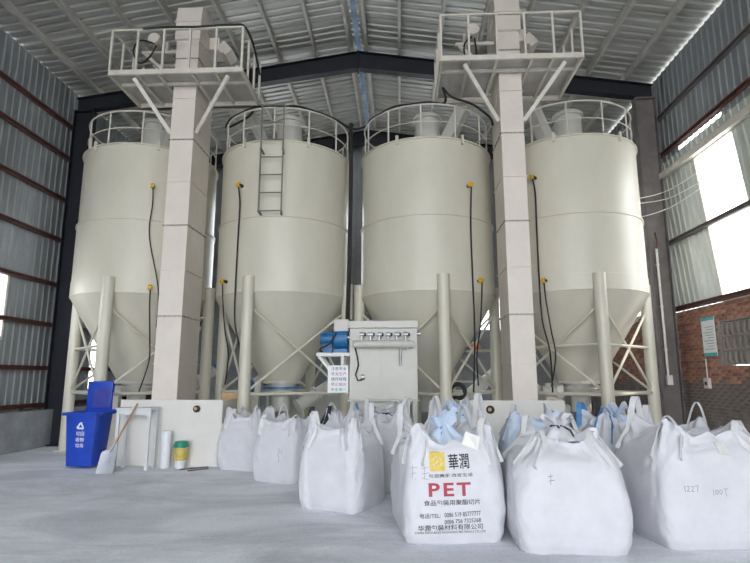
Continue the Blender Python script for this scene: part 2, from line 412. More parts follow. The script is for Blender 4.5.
# window in the skewed opening: four-sided pane
def skew_window(name, yb, wd_, z0, z1):
    def P(t, z, x=0): return (XR + .02 + x, yb + t * wd_ + SHR * (z - 3.10), z)
    b = MB().add([P(0, z0, -.004), P(1, z0, -.004), P(1, z1, -.004), P(0, z1, -.004), P(0, z0, .004), P(1, z0, .004), P(1, z1, .004), P(0, z1, .004)],
                 [(0, 3, 2, 1), (4, 5, 6, 7), (0, 1, 5, 4), (1, 2, 6, 5), (2, 3, 7, 6), (3, 0, 4, 7)])
    o = struct(b.build(name, 'pane')); f = MB()
    for a, c in ((P(0, z0), P(1, z0)), (P(0, z1), P(1, z1)), (P(0, z0), P(0, z1)), (P(1, z0), P(1, z1))): f.bar(a, c, .05, .05)
    f.build('window_frame', 'frame_paint', o, world=False)
skew_window('window_4', 11.05 - 1.42, 1.42, 3.12, 6.38)
js = [ybase + i * wdR for i in range(-17, 9) if 13.6 < ybase + i * wdR + .3 < 15.2]
skew_window('window_5', js[0], wdR * len(js), 3.12, 4.05)
# lattice of concrete blocks in the brick wall
lw = struct(MB().box((XR + .20, 9.32, 1.84), (XR + .22, 11.25, 2.68)).build('window_6', 'blackpaint'))
lb = None
for yy in range(11):
    for zz in range(3):
        y = 9.385 + yy * .177; z = 1.98 + zz * .28
        if lb is None:
            b = MB()
            b.box((-.05, -.085, -.135), (.05, .085, -.115)); b.box((-.05, -.085, .115), (.05, .085, .135)); b.box((-.05, -.085, -.115), (.05, -.065, .115)); b.box((-.05, .065, -.115), (.05, .085, .115))
            b.bar((0, -.065, -.11), (0, .065, .11), .1, .018, (1, 0, 0)); 
            lb = b.build('lattice_block', 'lattice', lw); lb.location = (XR + .06, y, z)
        else: share(lb, lw, (XR + .06, y, z))

# back wall
wb = struct(MB().box((XL, Y1, 0), (XR + .25, Y1 + .24, 3.10)).build('wall_back', 'plinth'))
nB = 18; wdB = (XR - XL) / nB; bc = {}
for i in range(nB):
    x = XL + i * wdB; win = i in (13, 14); tall = i in (4, 5, 6, 10, 11, 12)
    if tall:
        q = corrugate((0, 0, 0), (1, 0, 0), (0, 0, 1), (0, -1, 0), wdB, 1.2, .21, .03).build('wall_sheet', 'wall_metal', wb); q.location = (x, Y1 + .05, 3.10)
    for (za, zb) in (((7.6, 0),) if tall else ((4.25, 0),) if win else ((3.10, 0),)):
        top = min(roof_z(x), roof_z(x + wdB)) + .03
        q = corrugate((0, 0, 0), (1, 0, 0), (0, 0, 1), (0, -1, 0), wdB, top - za, .21, .03).build('wall_sheet', 'wall_metal', wb); q.location = (x, Y1 + .05, za)
window_pane('window_unseen_8', (XL + 4 * wdB, Y1 + .05, 4.30), (XL + 7 * wdB, Y1 + .05, 7.60), 1)  # unseen windows added behind the silos to bring daylight to the far roof
window_pane('window_unseen_9', (XL + 10 * wdB, Y1 + .05, 4.30), (XL + 13 * wdB, Y1 + .05, 7.60), 1)
window_pane('window_7', (XL + 13 * wdB, Y1 + .05, 3.12), (XL + 15 * wdB, Y1 + .05, 4.25), 1)

# ------------------------------------------------------------------ portal frames
def i_beam(b, p, q, dp, dq, wd, up, tf=.018, tw=.012):
    """tapered I section from p to q; up is the web direction"""
    p, q, up = Vector(p), Vector(q), Vector(up).normalized(); d = (q - p).normalized(); a = d.cross(up).normalized()
    for s in (-1, 1):
        P = p + up * (s * dp / 2); Q = q + up * (s * dq / 2)
        b.bar(P, Q, wd, tf, up)
    vs_ = [c + up * (s * h / 2) + a * (t * tw / 2) for c, h in ((p, dp), (q, dq)) for s, t in ((-1, -1), (1, -1), (1, 1), (-1, 1))]
    b.add(vs_, [(0, 1, 2, 3), (7, 6, 5, 4), (0, 4, 5, 1), (1, 5, 6, 2), (2, 6, 7, 3), (3, 7, 4, 0)])
for fy, where in ((12.84, 'nearer'), (17.4, 'farther')):
    for s in (-1, 1):
        xw = XL + .10 if s < 0 else XR - .10; xc = xw - s * .24
        t = thing('steel_column', (xc, fy, 0),
                  {('nearer', -1): 'dark steel column against the left corrugated wall beside the leftmost silo', ('nearer', 1): 'flare-lightened brown steel column at the end of the right brick wall beside silo',
                   ('farther', -1): 'dark steel column in the far left corner behind the silos', ('farther', 1): 'dark steel column in the far right corner behind the silos'}[(where, s)], 'column', 'portal frame columns')
        b = MB(); i_beam(b, (xc, fy, .03), (xc, fy, roof_z(xc) - .62), .42, .48, .22, (1, 0, 0)); cm = 'dark_steel' if s < 0 else 'brown_flare_steel'
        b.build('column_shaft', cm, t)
        MB().box((xc - .28, fy - .16, 0), (xc + .28, fy + .16, .03)).build('base_plate', cm, t)
        MB().box((xc - .25, fy - .115, roof_z(xc) - .62), (xc + .25, fy + .115, roof_z(xc) - .585)).build('cap_plate', cm, t)
    t = thing('steel_rafter', (XRIDGE, fy, roof_z(XRIDGE) - .7),
              'dark pitched steel rafter spanning the hall above the silos' if where == 'nearer' else 'far dark steel rafter seen beyond the silo tops', 'beam', 'portal frame rafters')
    for s in (-1, 1):
        xe = (XL + .12) if s < 0 else (XR - .12)
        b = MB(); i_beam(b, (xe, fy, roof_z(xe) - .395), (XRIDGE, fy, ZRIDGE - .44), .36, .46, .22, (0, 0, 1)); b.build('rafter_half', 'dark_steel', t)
    MB().box((XRIDGE - .02, fy - .13, ZRIDGE - .72), (XRIDGE + .02, fy + .13, ZRIDGE - .20)).build('splice_plate', 'dark_steel', t)

# ------------------------------------------------------------------ silos
SR, SY = 1.486, 12.0
ZO, ZB, ZC, ZS, ZT = 1.49, 3.29, 3.62, 4.89, 6.51       # outlet, cone top, collar top, seam, rim
SX = [-5.886, -2.63, 0.63, 3.886]
RAILH = .78
def silo_point(i, px, py):
    """where the line of sight through a photo pixel meets the shell of silo i"""
    d = ray(px, py); cx = SX[i]; a = d.x ** 2 + d.y ** 2; bq = -2 * (d.x * cx + d.y * SY); c = cx ** 2 + SY ** 2 - (SR + .005) ** 2
    t = (-bq - math.sqrt(max(0, bq * bq - 4 * a * c))) / (2 * a); p = CAM + d * t
    return math.atan2(p.x - cx, SY - p.y), p.z
def pol(i, phi, r, z): return Vector((SX[i] + r * math.sin(phi), SY - r * math.cos(phi), z))
silo_labels = ['cream steel silo standing behind the blue wheelie bin',
               'cream steel silo with a short ladder hanging from its rim',
               'cream steel silo just right of the hanging black cable, behind the dust collector',
               'cream steel silo nearest to the brick wall and the bright window']
leg0 = [math.radians(a) for a in (0, -15, 9, 0)]
sensors = [[(153, 187), (150, 288)], [(242, 186), (227, 282)], [(468, 186), (478, 281)], [(535, 178), (546, 281)]]
silos = []
for i in range(4):
    cx = SX[i]
    t = thing('storage_silo', (cx, SY, 0), silo_labels[i], 'silo', 'row of cream storage silos'); silos.append(t)
    C = (cx, SY, 0)
    MB().lathe([(SR, ZC - .01), (SR, ZS)], C, 96).build('lower_shell', 'silo_paint', t)
    MB().lathe([(SR + .002, ZS - .05), (SR + .022, ZS - .045), (SR + .022, ZS - .005), (SR - .018, ZS + .005), (SR - .018, ZT)], C, 96).build('upper_shell', 'silo_paint', t)
    MB().lathe([(SR - .01, ZB), (SR + .010, ZB + .004), (SR + .010, ZC), (SR - .01, ZC + .008)], C, 96).build('collar', 'silo_paint', t)
    MB().lathe([(.40, ZO), (SR, ZB)], C, 96).build('hopper_cone', 'silo_paint', t)
    MB().lathe([(SR - .02, ZT - .01), (SR + .02, ZT - .005), (SR + .02, ZT + .02), (SR - .05, ZT + .035), (.3, ZT + .24)], C, 96, cap1=True).build('silo_roof', 'silo_paint', t)
    o = MB().lathe([(.40, ZO + .02), (.46, ZO + .02), (.46, ZO - .03), (.34, ZO - .03), (.34, ZO - .22), (.40, ZO - .22), (.40, ZO - .26), (.2, ZO - .27), (.2, ZO - .62)], C, 32, cap1=True).build('outlet', 'grey_paint', t)
    MB().lathe([(.42, ZO - .10), (.42, ZO - .14)], C, 32, cap0=True, cap1=True).build('slide_gate', 'motor_blue' if i == 1 else 'purlin_paint', o)
    # legs with gusset pads
    feet = []
    for k in range(4):
        ph = leg0[i] + k * PI / 2; c = pol(i, ph, SR + .05, 0); feet.append((ph, c))
        lg = MB().tube([(c.x, c.y, .02), (c.x, c.y, ZC - .02)], .12, 16).build('leg', 'silo_paint', t)
        MB().box((c.x - .15, c.y - .15, 0), (c.x + .15, c.y + .15, .02)).build('foot_plate', 'silo_paint', lg)
    for k in range(4):
        a, b2 = feet[k][1], feet[(k + 1) % 4][1]
        bb = MB().tube([(a.x, a.y, 1.27), (b2.x, b2.y, 1.27)], .032, 8); bb.build('tie_bar', 'silo_paint', t)
        for z0, z1 in ((2.95, 1.35), (1.35, 2.95)):
            d = (b2 - a).normalized()
            bow = (a + b2) / 2 - Vector((cx, SY, 0)); bow.z = 0; bow = bow.normalized() * .10
            p, q = Vector((a.x, a.y, z0)) + d * .09, Vector((b2.x, b2.y, z1)) - d * .09
            s_ = 1 if z0 > z1 else -.15
            MB().tube([p, (p + q) / 2 + Vector((0, 0, 0)), q], .026, 8).build('diagonal_brace', 'silo_paint', t)
        if i in (0, 3) and k in ((0, 3) if i == 3 else (3, 2)):
            MB().tube([(a.x, a.y, 2.22), (b2.x, b2.y, 2.22)], .03, 8).build('tie_bar', 'silo_paint', t)
    # guard rail round the rim
    npost = 12; pr = None
    for k in range(npost):
        ph = leg0[i] + (k + .5) * 2 * PI / npost; c = pol(i, ph, SR - .06, ZT)
        if pr is None:
            pr = MB().tube([(0, 0, .02), (0, 0, RAILH)], .018, 8).build('rail_post', 'frame_paint', t, world=False); pr.location = c - Vector((cx, SY, 0))
        else: share(pr, t, c - Vector((cx, SY, 0)))
    MB().ring(SR - .06, .018, (cx, SY, ZT + RAILH), 0, 2 * PI, 64, 8).build('top_rail', 'frame_paint', t)
    MB().ring(SR - .06, .012, (cx, SY, ZT + RAILH * .5), 0, 2 * PI, 64, 6).build('middle_rail', 'frame_paint', t)
    # vent filter
    vx = cx + .06; vy = SY - .15
    v = MB().lathe([(.30, ZT + .12), (.30, ZT + 1.02)], (vx, vy, 0), 32).build('vent_filter', 'grey_paint', t)
    MB().lathe([(.345, ZT + 1.0), (.345, ZT + 1.07), (.31, ZT + 1.11), (.05, ZT + 1.16)], (vx, vy, 0), 32, cap0=True, cap1=True).build('filter_cap', 'grey_paint', v)
    # lifting lugs
    for ph in (-.45, .5, 2.6):
        c = pol(i, ph, SR, ZT - .05); n_ = Vector((math.sin(ph), -math.cos(ph), 0))
        MB().bar(c - Vector((0, 0, .04)) + n_ * .02, c + Vector((0, 0, .16)) + n_ * .02, .05, .05, n_).build('lifting_lug', 'silo_paint', t)
    # level sensors
    for k, (px, py) in enumerate(sensors[i]):
        ph, z = silo_point(i, px, py); n_ = Vector((math.sin(ph), -math.cos(ph), 0)); c = pol(i, ph, SR, z)
        so = MB().tube([c - n_ * .01, c + n_ * .10], .035, 12).build('level_sensor', 'rubber', t)
        side = Vector((-n_.y, n_.x, 0)) * -1
        MB().tube([c + n_ * .10 - side * .02, c + n_ * .10 + side * .05], [.055, .05], 14).build('sensor_cap', 'yellow', so)
# ladder on the second silo
t = silos[1]
lad = MB()
pA, pB = silo_point(1, 262, 200), silo_point(1, 282, 200)
for ph, zz in (pA, pB):
    c0 = pol(1, ph, SR + .17, 4.88); c1 = pol(1, ph, SR + .17, ZT + .75)
    lad.bar(c0, c1, .03, .02, (math.sin(ph), -math.cos(ph), 0))
    for zb in (4.92, ZT - .25): lad.bar(pol(1, ph, SR - .01, zb - .05), pol(1, ph, SR + .19, zb), .04, .03)
lo = lad.build('ladder', 'dark_rail', t)
for k in range(7):
    z = 4.92 + k * .385
    MB().tube([pol(1, pA[0], SR + .17, z), pol(1, pB[0], SR + .17, z)], .014, 8).build('rung', 'dark_rail', lo)

# ------------------------------------------------------------------ bucket elevators with their service platforms
def elevator(x0, x1, label, zplat, head_label, plat, ztop):
    ya, yb = 10.10, 11.05
    t = thing('bucket_elevator', ((x0 + x1) / 2, (ya + yb) / 2, 0), label, 'elevator', 'bucket elevators between the silos')
    z = .05; k = 0; h = .905
    MB().box((x0 - .04, ya - .02, 0), (x1 + .04, yb + .03, .95), .01).build('boot', 'casing_paint', t)
    z = .95
    while z < 8.5:
        z1 = min(z + h, 8.62)
        b = MB().box((x0, ya, z), (x1, yb, z1)); sec = b.build('casing_section', 'casing_paint', t)
        f = MB(); f.box((x0 - .022, ya - .022, z1 - .012), (x1 + .022, yb + .022, z1 + .002)); f.build('flange', 'joint_shadow' if k % 2 else 'casing_paint', sec)
        if k % 2 == 1:
            g = MB()
            for j in range(5):
                xx = x0 + (j + .5) * (x1 - x0) / 5; g.box((xx - .011, ya - .027, z1 - .03), (xx + .011, ya - .006, z1 + .015))
                yy = ya + (j + .5) * (yb - ya) / 5
                for xs in (x0 - .006, x1 + .006): g.box((xs - .018, yy - .011, z1 - .03), (xs + .018, yy + .011, z1 + .015))
            g.build('flange_bolts', 'purlin_paint', sec)
        z = z1; k += 1
        if z >= 8.6: break
    # head: wider box with a sloped hood
    xa, xb = x0 - .03, x1 + .03
    MB().box((xa, ya - .04, 8.62), (xb, yb + .04, 9.02)).build('head_casing', 'casing_paint', t)
    M = Matrix(((0, 0, 1, 0), (1, 0, 0, 0), (0, 1, 0, 0), (0, 0, 0, 1)))     # poly (y, z) extruded along x
    hood = MB().prism([(ya - .04, 9.03), (yb + .04, 9.03), (yb - .02, 9.30), (yb - .25, ztop), (ya + .22, ztop), (ya + .02, ztop - .12)], xa, xb, M).build('head_hood', 'casing_paint', t)
    MB().box((xa - .03, ya - .07, 9.015), (xb + .03, yb + .07, 9.035)).build('flange', 'casing_paint', hood)
    # discharge spout on the right and back
    sp = MB().prism([(yb - .45, 8.72), (yb + .02, 8.72), (yb + .02, 9.15), (yb - .45, 9.0)], xb, xb + .22, M).build('discharge_spout', 'casing_paint', t)
    sb = MB()
    for j in range(3): sb.bar((xb + .22 + j * .07, yb - .22, 8.86 - j * .06), (xb + .29 + j * .07, yb - .22, 8.78 - j * .06), .42, .26 - j * .03)
    sb.build('spout_bend', 'casing_paint', sp)
    # shaft bearing, gear motor and its mounting
    mo = MB().box((xa - .62, ya + .30, 8.52), (xa - .30, ya + .62, 8.80), .02).build('gearbox', 'casing_paint', t)
    MB().tube([(xa - .46, ya + .28, 8.66), (xa - .46, ya - .05, 8.66)], .12, 20).build('motor', 'casing_paint', mo)
    fn = MB()
    for j in range(7): fn.tube([(xa - .46, ya - .02 + j * .04, 8.66), (xa - .46, ya + .0 + j * .04, 8.66)], .135, 20)
    fn.build('cooling_fin', 'purlin_paint', mo)
    MB().tube([(xa - .30, ya + .46, 8.66), (xa + .02, ya + .46, 8.66)], .05, 12).build('drive_shaft', 'zinc', t)
    for yy in (ya + .2, ya + .7):
        br = MB(); br.bar((xa - .80, yy, 8.47), (xa, yy, 8.47), .06, .06); br.bar((xa - .74, yy, 8.45), (xa, yy, 7.75), .06, .06); br.build('motor_bracket', 'frame_paint', t)
    # platform
    px0, px1, py0, py1 = plat
    p = thing('service_platform', ((px0 + px1) / 2, (py0 + py1) / 2, zplat), head_label, 'platform', 'platforms round the elevator heads')
    d = MB(); g = .07
    d.box((px0, py0, zplat + .09), (px1, ya - g, zplat + .10)); d.box((px0, yb + g, zplat + .09), (px1, py1, zplat + .10))
    d.box((px0, ya - g, zplat + .09), (x0 - g, yb + g, zplat + .10)); d.box((x1 + g, ya - g, zplat + .09), (px1, yb + g, zplat + .10)); d.build('deck_plate', 'deck_steel', p)
    for a, c in (((px0, py0), (px1, py0)), ((px0, py1), (px1, py1)), ((px0, py0), (px0, py1)), ((px1, py0), (px1, py1))):
        MB().bar((a[0], a[1], zplat + .05), (c[0], c[1], zplat + .05), .05, .10).build('edge_beam', 'frame_paint', p)
    for j in range(1, 5):
        xx = px0 + (px1 - px0) * j / 5
        if x0 - .08 < xx < x1 + .08: xx = x1 + .10 if xx > (x0 + x1) / 2 else x0 - .10
        MB().bar((xx, py0, zplat + .055), (xx, py1, zplat + .055), .05, .07).build('joist', 'frame_paint', p)
    for yy in (ya - .1, yb + .06):
        MB().bar((px0, yy, zplat + .05), (px1, yy, zplat + .05), .05, .06).build('joist', 'frame_paint', p)
    rp = None; posts = [(px0 + (px1 - px0) * j / 5, py0) for j in range(6)] + [(px0 + (px1 - px0) * j / 5, py1) for j in (0, 1, 4, 5)] + [(q, py0 + (py1 - py0) * j / 3) for q in (px0, px1) for j in (1, 2)]
    for q in posts:
        if rp is None:
            rp = MB().bar((0, 0, .10), (0, 0, .98), .04, .04).build('rail_post', 'frame_paint', p, world=False); rp.location = Vector((q[0], q[1], zplat)) - ORG[p]
        else: share(rp, p, Vector((q[0], q[1], zplat)) - ORG[p])
    for a, c in (((px0, py0), (px1, py0)), ((px0, py0), (px0, py1)), ((px1, py0), (px1, py1))):
        MB().bar((a[0], a[1], zplat + .98), (c[0], c[1], zplat + .98), .045, .035).build('hand_rail', 'frame_paint', p)
    for xs, xe in ((px0 + .45, x0), (px1 - .30, x1)):
        MB().bar((xs, py0 + .12, zplat), (xe + (-.03 if xe == x0 else .03), ya + .08, zplat - .95), .075, .05, (0, 1, 0)).build('support_brace', 'frame_paint', p)
    return t, p
e1, p1 = elevator(-4.66, -4.18, 'tall cream bucket elevator rising behind the white panel near the bin', 7.50, 'steel railed platform round the elevator head above the leftmost silo', (-5.73, -3.07, 9.54, 10.85), 9.52)
e2, p2 = elevator(2.05, 2.50, 'tall cream bucket elevator between the two right silos, near the brick wall', 7.62, 'steel railed platform round the elevator head above the right silos', (.85, 3.55, 9.54, 11.15), 9.55)

# feed chutes from elevator heads to silo roofs
def chute(p, q, label, s=.26):
    p, q = Vector(p), Vector(q)
    t = thing('feed_chute', p, label, 'chute', 'square chutes feeding the silos')
    MB().bar(p, q, s, s).build('chute_duct', 'grey_paint', t)
    d = (q - p).normalized()
    MB().bar(q - d * .03, q, s + .09, s + .09).build('end_flange', 'grey_paint', t); MB().bar((p + q) / 2 - d * .02, (p + q) / 2 + d * .02, s + .08, s + .08).build('middle_flange', 'grey_paint', t)
    MB().bar(q - Vector((0, 0, .02)), q + Vector((0, 0, -.30)), s, s, (0, 1, 0)).build('drop_pipe', 'grey_paint', t)
chute((-4.85, 11.18, 8.5), (-5.55, 11.75, 6.95), 'grey square chute dropping onto the leftmost silo roof')
chute((-3.82, 11.18, 8.5), (-3.15, 12.0, 6.98), 'grey square chute dropping onto the laddered silo roof', .18)
chute((1.90, 11.33, 8.4), (1.12, 11.7, 6.95), 'grey square chute under the right platform dropping left to a silo')
chute((2.70, 11.33, 8.4), (3.40, 11.75, 6.95), 'grey square chute dropping to the silo by the brick wall')
# steel enclosures round the elevator boots
def enclosure(x0, x1, hole, label, yf=10.02, yb=10.9, h=1.17):
    t = thing('boot_enclosure', ((x0 + x1) / 2, yf, 0), label, 'panel', 'white panels round the elevator boots')
    n = 20; b = MB(); hx, hz, hr = hole
    # front sheet with a round hole: outer rectangle to circle
    ang = [2 * PI * k / n for k in range(n)]
    def rect(a):
        c, s = math.cos(a), math.sin(a); m = 1e9
        if c > 1e-9: m = min(m, (x1 - hx) / c)
        if c < -1e-9: m = min(m, (x0 - hx) / c)
        if s > 1e-9: m = min(m, (h - hz) / s)
        if s < -1e-9: m = min(m, (0.0 - hz) / s)
        return (hx + m * c, hz + m * s)
    ang += [math.atan2(z - hz, x - hx) % (2 * PI) for x in (x0, x1) for z in (0.0, h)]; ang = sorted(ang); n = len(ang)
    for yy in (yf, yf + .025):
        vs_ = [(rect(a)[0], yy, rect(a)[1]) for a in ang] + [(hx + hr * math.cos(a), yy, hz + hr * math.sin(a)) for a in ang]
        b.add(vs_, [((i + 1) % n, i, n + i, n + (i + 1) % n) if yy == yf else (i, (i + 1) % n, n + (i + 1) % n, n + i) for i in range(n)])
    b.box((x0, yf, h), (x1, yf + .06, h + .012)); b.build('front_panel', 'panel_paint', t)
    for x, s in ((x0, 1), (x1, -1)): MB().box((x, yf + .03, 0), (x + s * .02, yb, h)).build('side_panel', 'panel_paint', t)
    tb = MB(); tb.tube([(hx, yf - .035, hz), (hx, yf + .3, hz)], hr * .98, 20); tb.build('port_tube', 'rubber', t)
    MB().tube([(hx - .015, yf - .05, hz + .005), (hx - .015, yf - .034, hz + .005)], hr * .45, 14).build('port_core', 'cardboard', t)
enclosure(-5.20, -3.28, (-3.75, 1.02, .065), 'white steel panel behind the green and gold pail')
enclosure(1.08, 2.95, (1.62, 1.02, .075), 'pale steel panel with round port behind the bags below the right elevator')

# ------------------------------------------------------------------ dust collector
X0, X1, Ya, Yb, Zb, Zt = -.89, .31, 9.60, 10.25, 1.21, 2.46
t = thing('dust_collector', ((X0 + X1) / 2, (Ya + Yb) / 2, 0), 'pale grey box dust collector with manifold tube and six pulse valves', 'dust collector')
body = MB().box((X0, Ya, Zb), (X1, Yb, Zt), .008).build('housing', 'grey_paint', t)
MB().box((X0 + (X1 - X0) * .46 - .004, Ya - .006, Zb + .02), (X0 + (X1 - X0) * .46 + .004, Ya, Zt - .1)).build('panel_seam', 'purlin_paint', body)
MB().box((X0 - .02, Ya - .05, Zt), (X1 + .02, Yb + .03, Zt + .13), .01).build('lid', 'grey_paint', t)
MB().box((X0 - .03, Ya - .02, Zb - .03), (X1 + .03, Yb + .02, Zb)).build('base_frame', 'grey_paint', t)
for x in (X0 + .05, X1 - .05):
    for y in (Ya + .05, Yb - .05): MB().box((x - .04, y - .04, 0), (x + .04, y + .04, Zb - .03)).build('leg', 'grey_paint', t)
MB().prism([(X0 + .1, Zb - .03), (X1 - .1, Zb - .03), (-.1, .55), (-.48, .55)], Ya + .1, Yb - .1, Matrix(((1, 0, 0, 0), (0, 0, 1, 0), (0, 1, 0, 0), (0, 0, 0, 1)))).build('dust_hopper', 'grey_paint', t)
mf = MB().tube([(X0 + .06, Ya - .11, 2.17), (X0 + .085, Ya - .11, 2.17), (X1 - .08, Ya - .11, 2.17), (X1 - .055, Ya - .11, 2.17)], [.045, .066, .066, .045], 20).build('air_manifold', 'grey_paint', t)
for j in range(6):
    x = X0 + .22 + j * .155
    vb = MB(); vb.tube([(x, Ya - .11, 2.22), (x, Ya - .11, 2.31)], .022, 10); vb.tube([(x - .035, Ya - .10, 2.34), (x + .045, Ya - .10, 2.34)], .04, 12); vb.tube([(x + .02, Ya - .10, 2.34), (x + .02, Ya, 2.34)], .022, 10)
    v = vb.build('pulse_valve', 'zinc', t)
    MB().tube([(x + .045, Ya - .10, 2.34), (x + .075, Ya - .10, 2.34)], .028, 10).build('valve_coil', 'blackpaint', v)
MB().tube([(X1 - .30, Ya - .09, 2.11), (X1 - .30, Ya - .06, 1.80)], .02, 10).build('drain_pipe', 'zinc', t)
MB().tube([(X1 - .18, Ya - .10, 2.11), (X1 - .18, Ya - .10, 2.06)], .02, 10).build('drain_plug', 'zinc', t)
MB().tube([(X0 + .10, Ya - .08, 2.12), (X0 + .14, Ya - .05, 1.95), (X0 + .16, Ya - .04, 1.80), (X0 + .11, Ya - .05, 1.64), (X0 + .15, Ya - .06, 1.54), (X0 + .22, Ya - .05, 1.55), (X0 + .25, Ya - .04, 1.60)], .012, 8).build('air_hose', 'rubber', t)
MB().tube([(X0 + .21, Ya - .07, 1.60), (X0 + .27, Ya - .07, 1.60)], .045, 14).build('regulator', 'zinc', t)
for j, (xx, zz) in enumerate(((X0 - .015, 2.3), (X0 - .015, 2.48), (X1 + .03, 2.36))): MB().tube([(xx - .03, Ya + .05, zz), (xx + .03, Ya + .05, zz)], .03, 10).build('latch', 'zinc', t)
# blower fan on a bracket at the side of the collector
t = thing('blower_fan', (-1.18, 9.9, 2.03), 'blue blower fan with finned motor beside the dust collector', 'fan')
fz = 2.30
vol = MB(); pts = []
for k in range(28):
    a = 2 * PI * k / 28; r = .17 + .055 * (k / 28); pts.append((9.92 + r * math.cos(a), fz + r * math.sin(a)))
MX = Matrix(((0, 0, 1, 0), (1, 0, 0, 0), (0, 1, 0, 0), (0, 0, 0, 1)))
sc_ = vol.prism(pts, -1.20, -.95, MX).build('fan_scroll', 'motor_blue', t)
MB().box((-1.20, 9.76, fz + .12), (-.93, 10.10, fz + .34), .01).build('outlet_duct', 'grey_paint', t)
MB().box((-1.20, 9.72, 2.03), (-.95, 10.12, 2.10)).build('fan_foot', 'motor_blue', t)
m_ = MB().tube([(-1.22, 9.92, fz - .01), (-1.40, 9.92, fz - .01), (-1.46, 9.92, fz - .01)], [.115, .115, .10], 24).build('motor', 'motor_blue', t)
fin = None
for k in range(14):
    a = 2 * PI * k / 14; c = Vector((-1.32, 9.92 + .115 * math.cos(a), fz - .01 + .115 * math.sin(a)))
    MB().bar(c + Vector((-.09, 0, 0)), c + Vector((.09, 0, 0)), .01, .03, (0, math.cos(a), math.sin(a))).build('cooling_fin', 'motor_blue', m_)
MB().box((-1.42, 9.84, 2.03), (-1.24, 10.0, 2.19)).build('motor_foot', 'motor_blue', t)
t = thing('fan_bracket', (-1.18, 9.9, 1.3), 'white angle-steel bracket carrying the blue blower fan', 'bracket')
b = MB()
for y in (9.72, 10.12):
    MB().bar((-1.50, y, 2.0), (X0, y, 2.0), .06, .06).build('arm', 'panel_paint', t)
    MB().bar((-1.46, y, 1.97), (X0 - .02, y, 1.30), .05, .04, (0, 1, 0)).build('diagonal_brace', 'panel_paint', t)
MB().bar((-1.47, 9.70, 2.0), (-1.47, 10.14, 2.0), .06, .055).build('cross_bar', 'panel_paint', t)
MB().bar((-1.02, 9.70, 2.0), (-1.02, 10.14, 2.0), .05, .055).build('cross_bar', 'panel_paint', t)
MB().bar((-1.03, 9.72, 1.99), (-1.03, 9.72, 1.40), .05, .04, (0, 1, 0)).build('strut', 'panel_paint', t)

# ------------------------------------------------------------------ lettering
def text_mesh(body, size, bold=0.0, spacing=1.0):
    cu = bpy.data.curves.new('t', 'FONT'); cu.body = body; cu.size = size; cu.align_x = 'CENTER'; cu.align_y = 'CENTER'; cu.offset = bold; cu.space_character = spacing
    cu.resolution_u = 3
    o_ = bpy.data.objects.new('t', cu); col.objects.link(o_)
    dg = bpy.context.evaluated_depsgraph_get(); me = bpy.data.meshes.new_from_object(o_.evaluated_get(dg))
    vs_ = [v.co.copy() for v in me.vertices]; fs_ = [tuple(p.vertices) for p in me.polygons]
    bpy.data.objects.remove(o_); bpy.data.curves.remove(cu); bpy.data.meshes.remove(me)
    return vs_, fs_
def text_fit(body, width, height, **kw):
    vs_, fs_ = text_mesh(body, 1.0, **kw)
    x0, x1 = min(v.x for v in vs_), max(v.x for v in vs_); y0, y1 = min(v.y for v in vs_), max(v.y for v in vs_)
    return [Vector(((v.x - (x0 + x1) / 2) * width / (x1 - x0), (v.y - (y0 + y1) / 2) * height / (y1 - y0), 0)) for v in vs_], fs_

# notice board with printed rules beside the collector
t = thing('notice_board', (-1.12, 9.55, 1.35), 'small white notice board with red, black and green lines under the fan', 'sign')
nb = MB().box((-1.27, 9.55, 1.33), (-.91, 9.575, 1.80)).build('board', 'white_print', t)
for k, (s_, m, zz) in enumerate((('注意安全', 'black_print', 1.745), ('安全生产', 'red_print', 1.655), ('操作规程', 'black_print', 1.565), ('禁止烟火', 'red_print', 1.475), ('安全第一', 'green_print', 1.385))):
    vs_, fs_ = text_fit(s_, .27, .058)
    MB().add([(v.x - 1.075, 9.546, v.y + zz) for v in vs_], fs_).build('lettering', m, nb)
MB().bar((-1.25, 9.58, 1.80), (-1.25, 9.74, 1.99), .012, .012).build('hanger', 'zinc', t); MB().bar((-.95, 9.58, 1.80), (-.95, 9.72, 1.99), .012, .012).build('hanger', 'zinc', t)

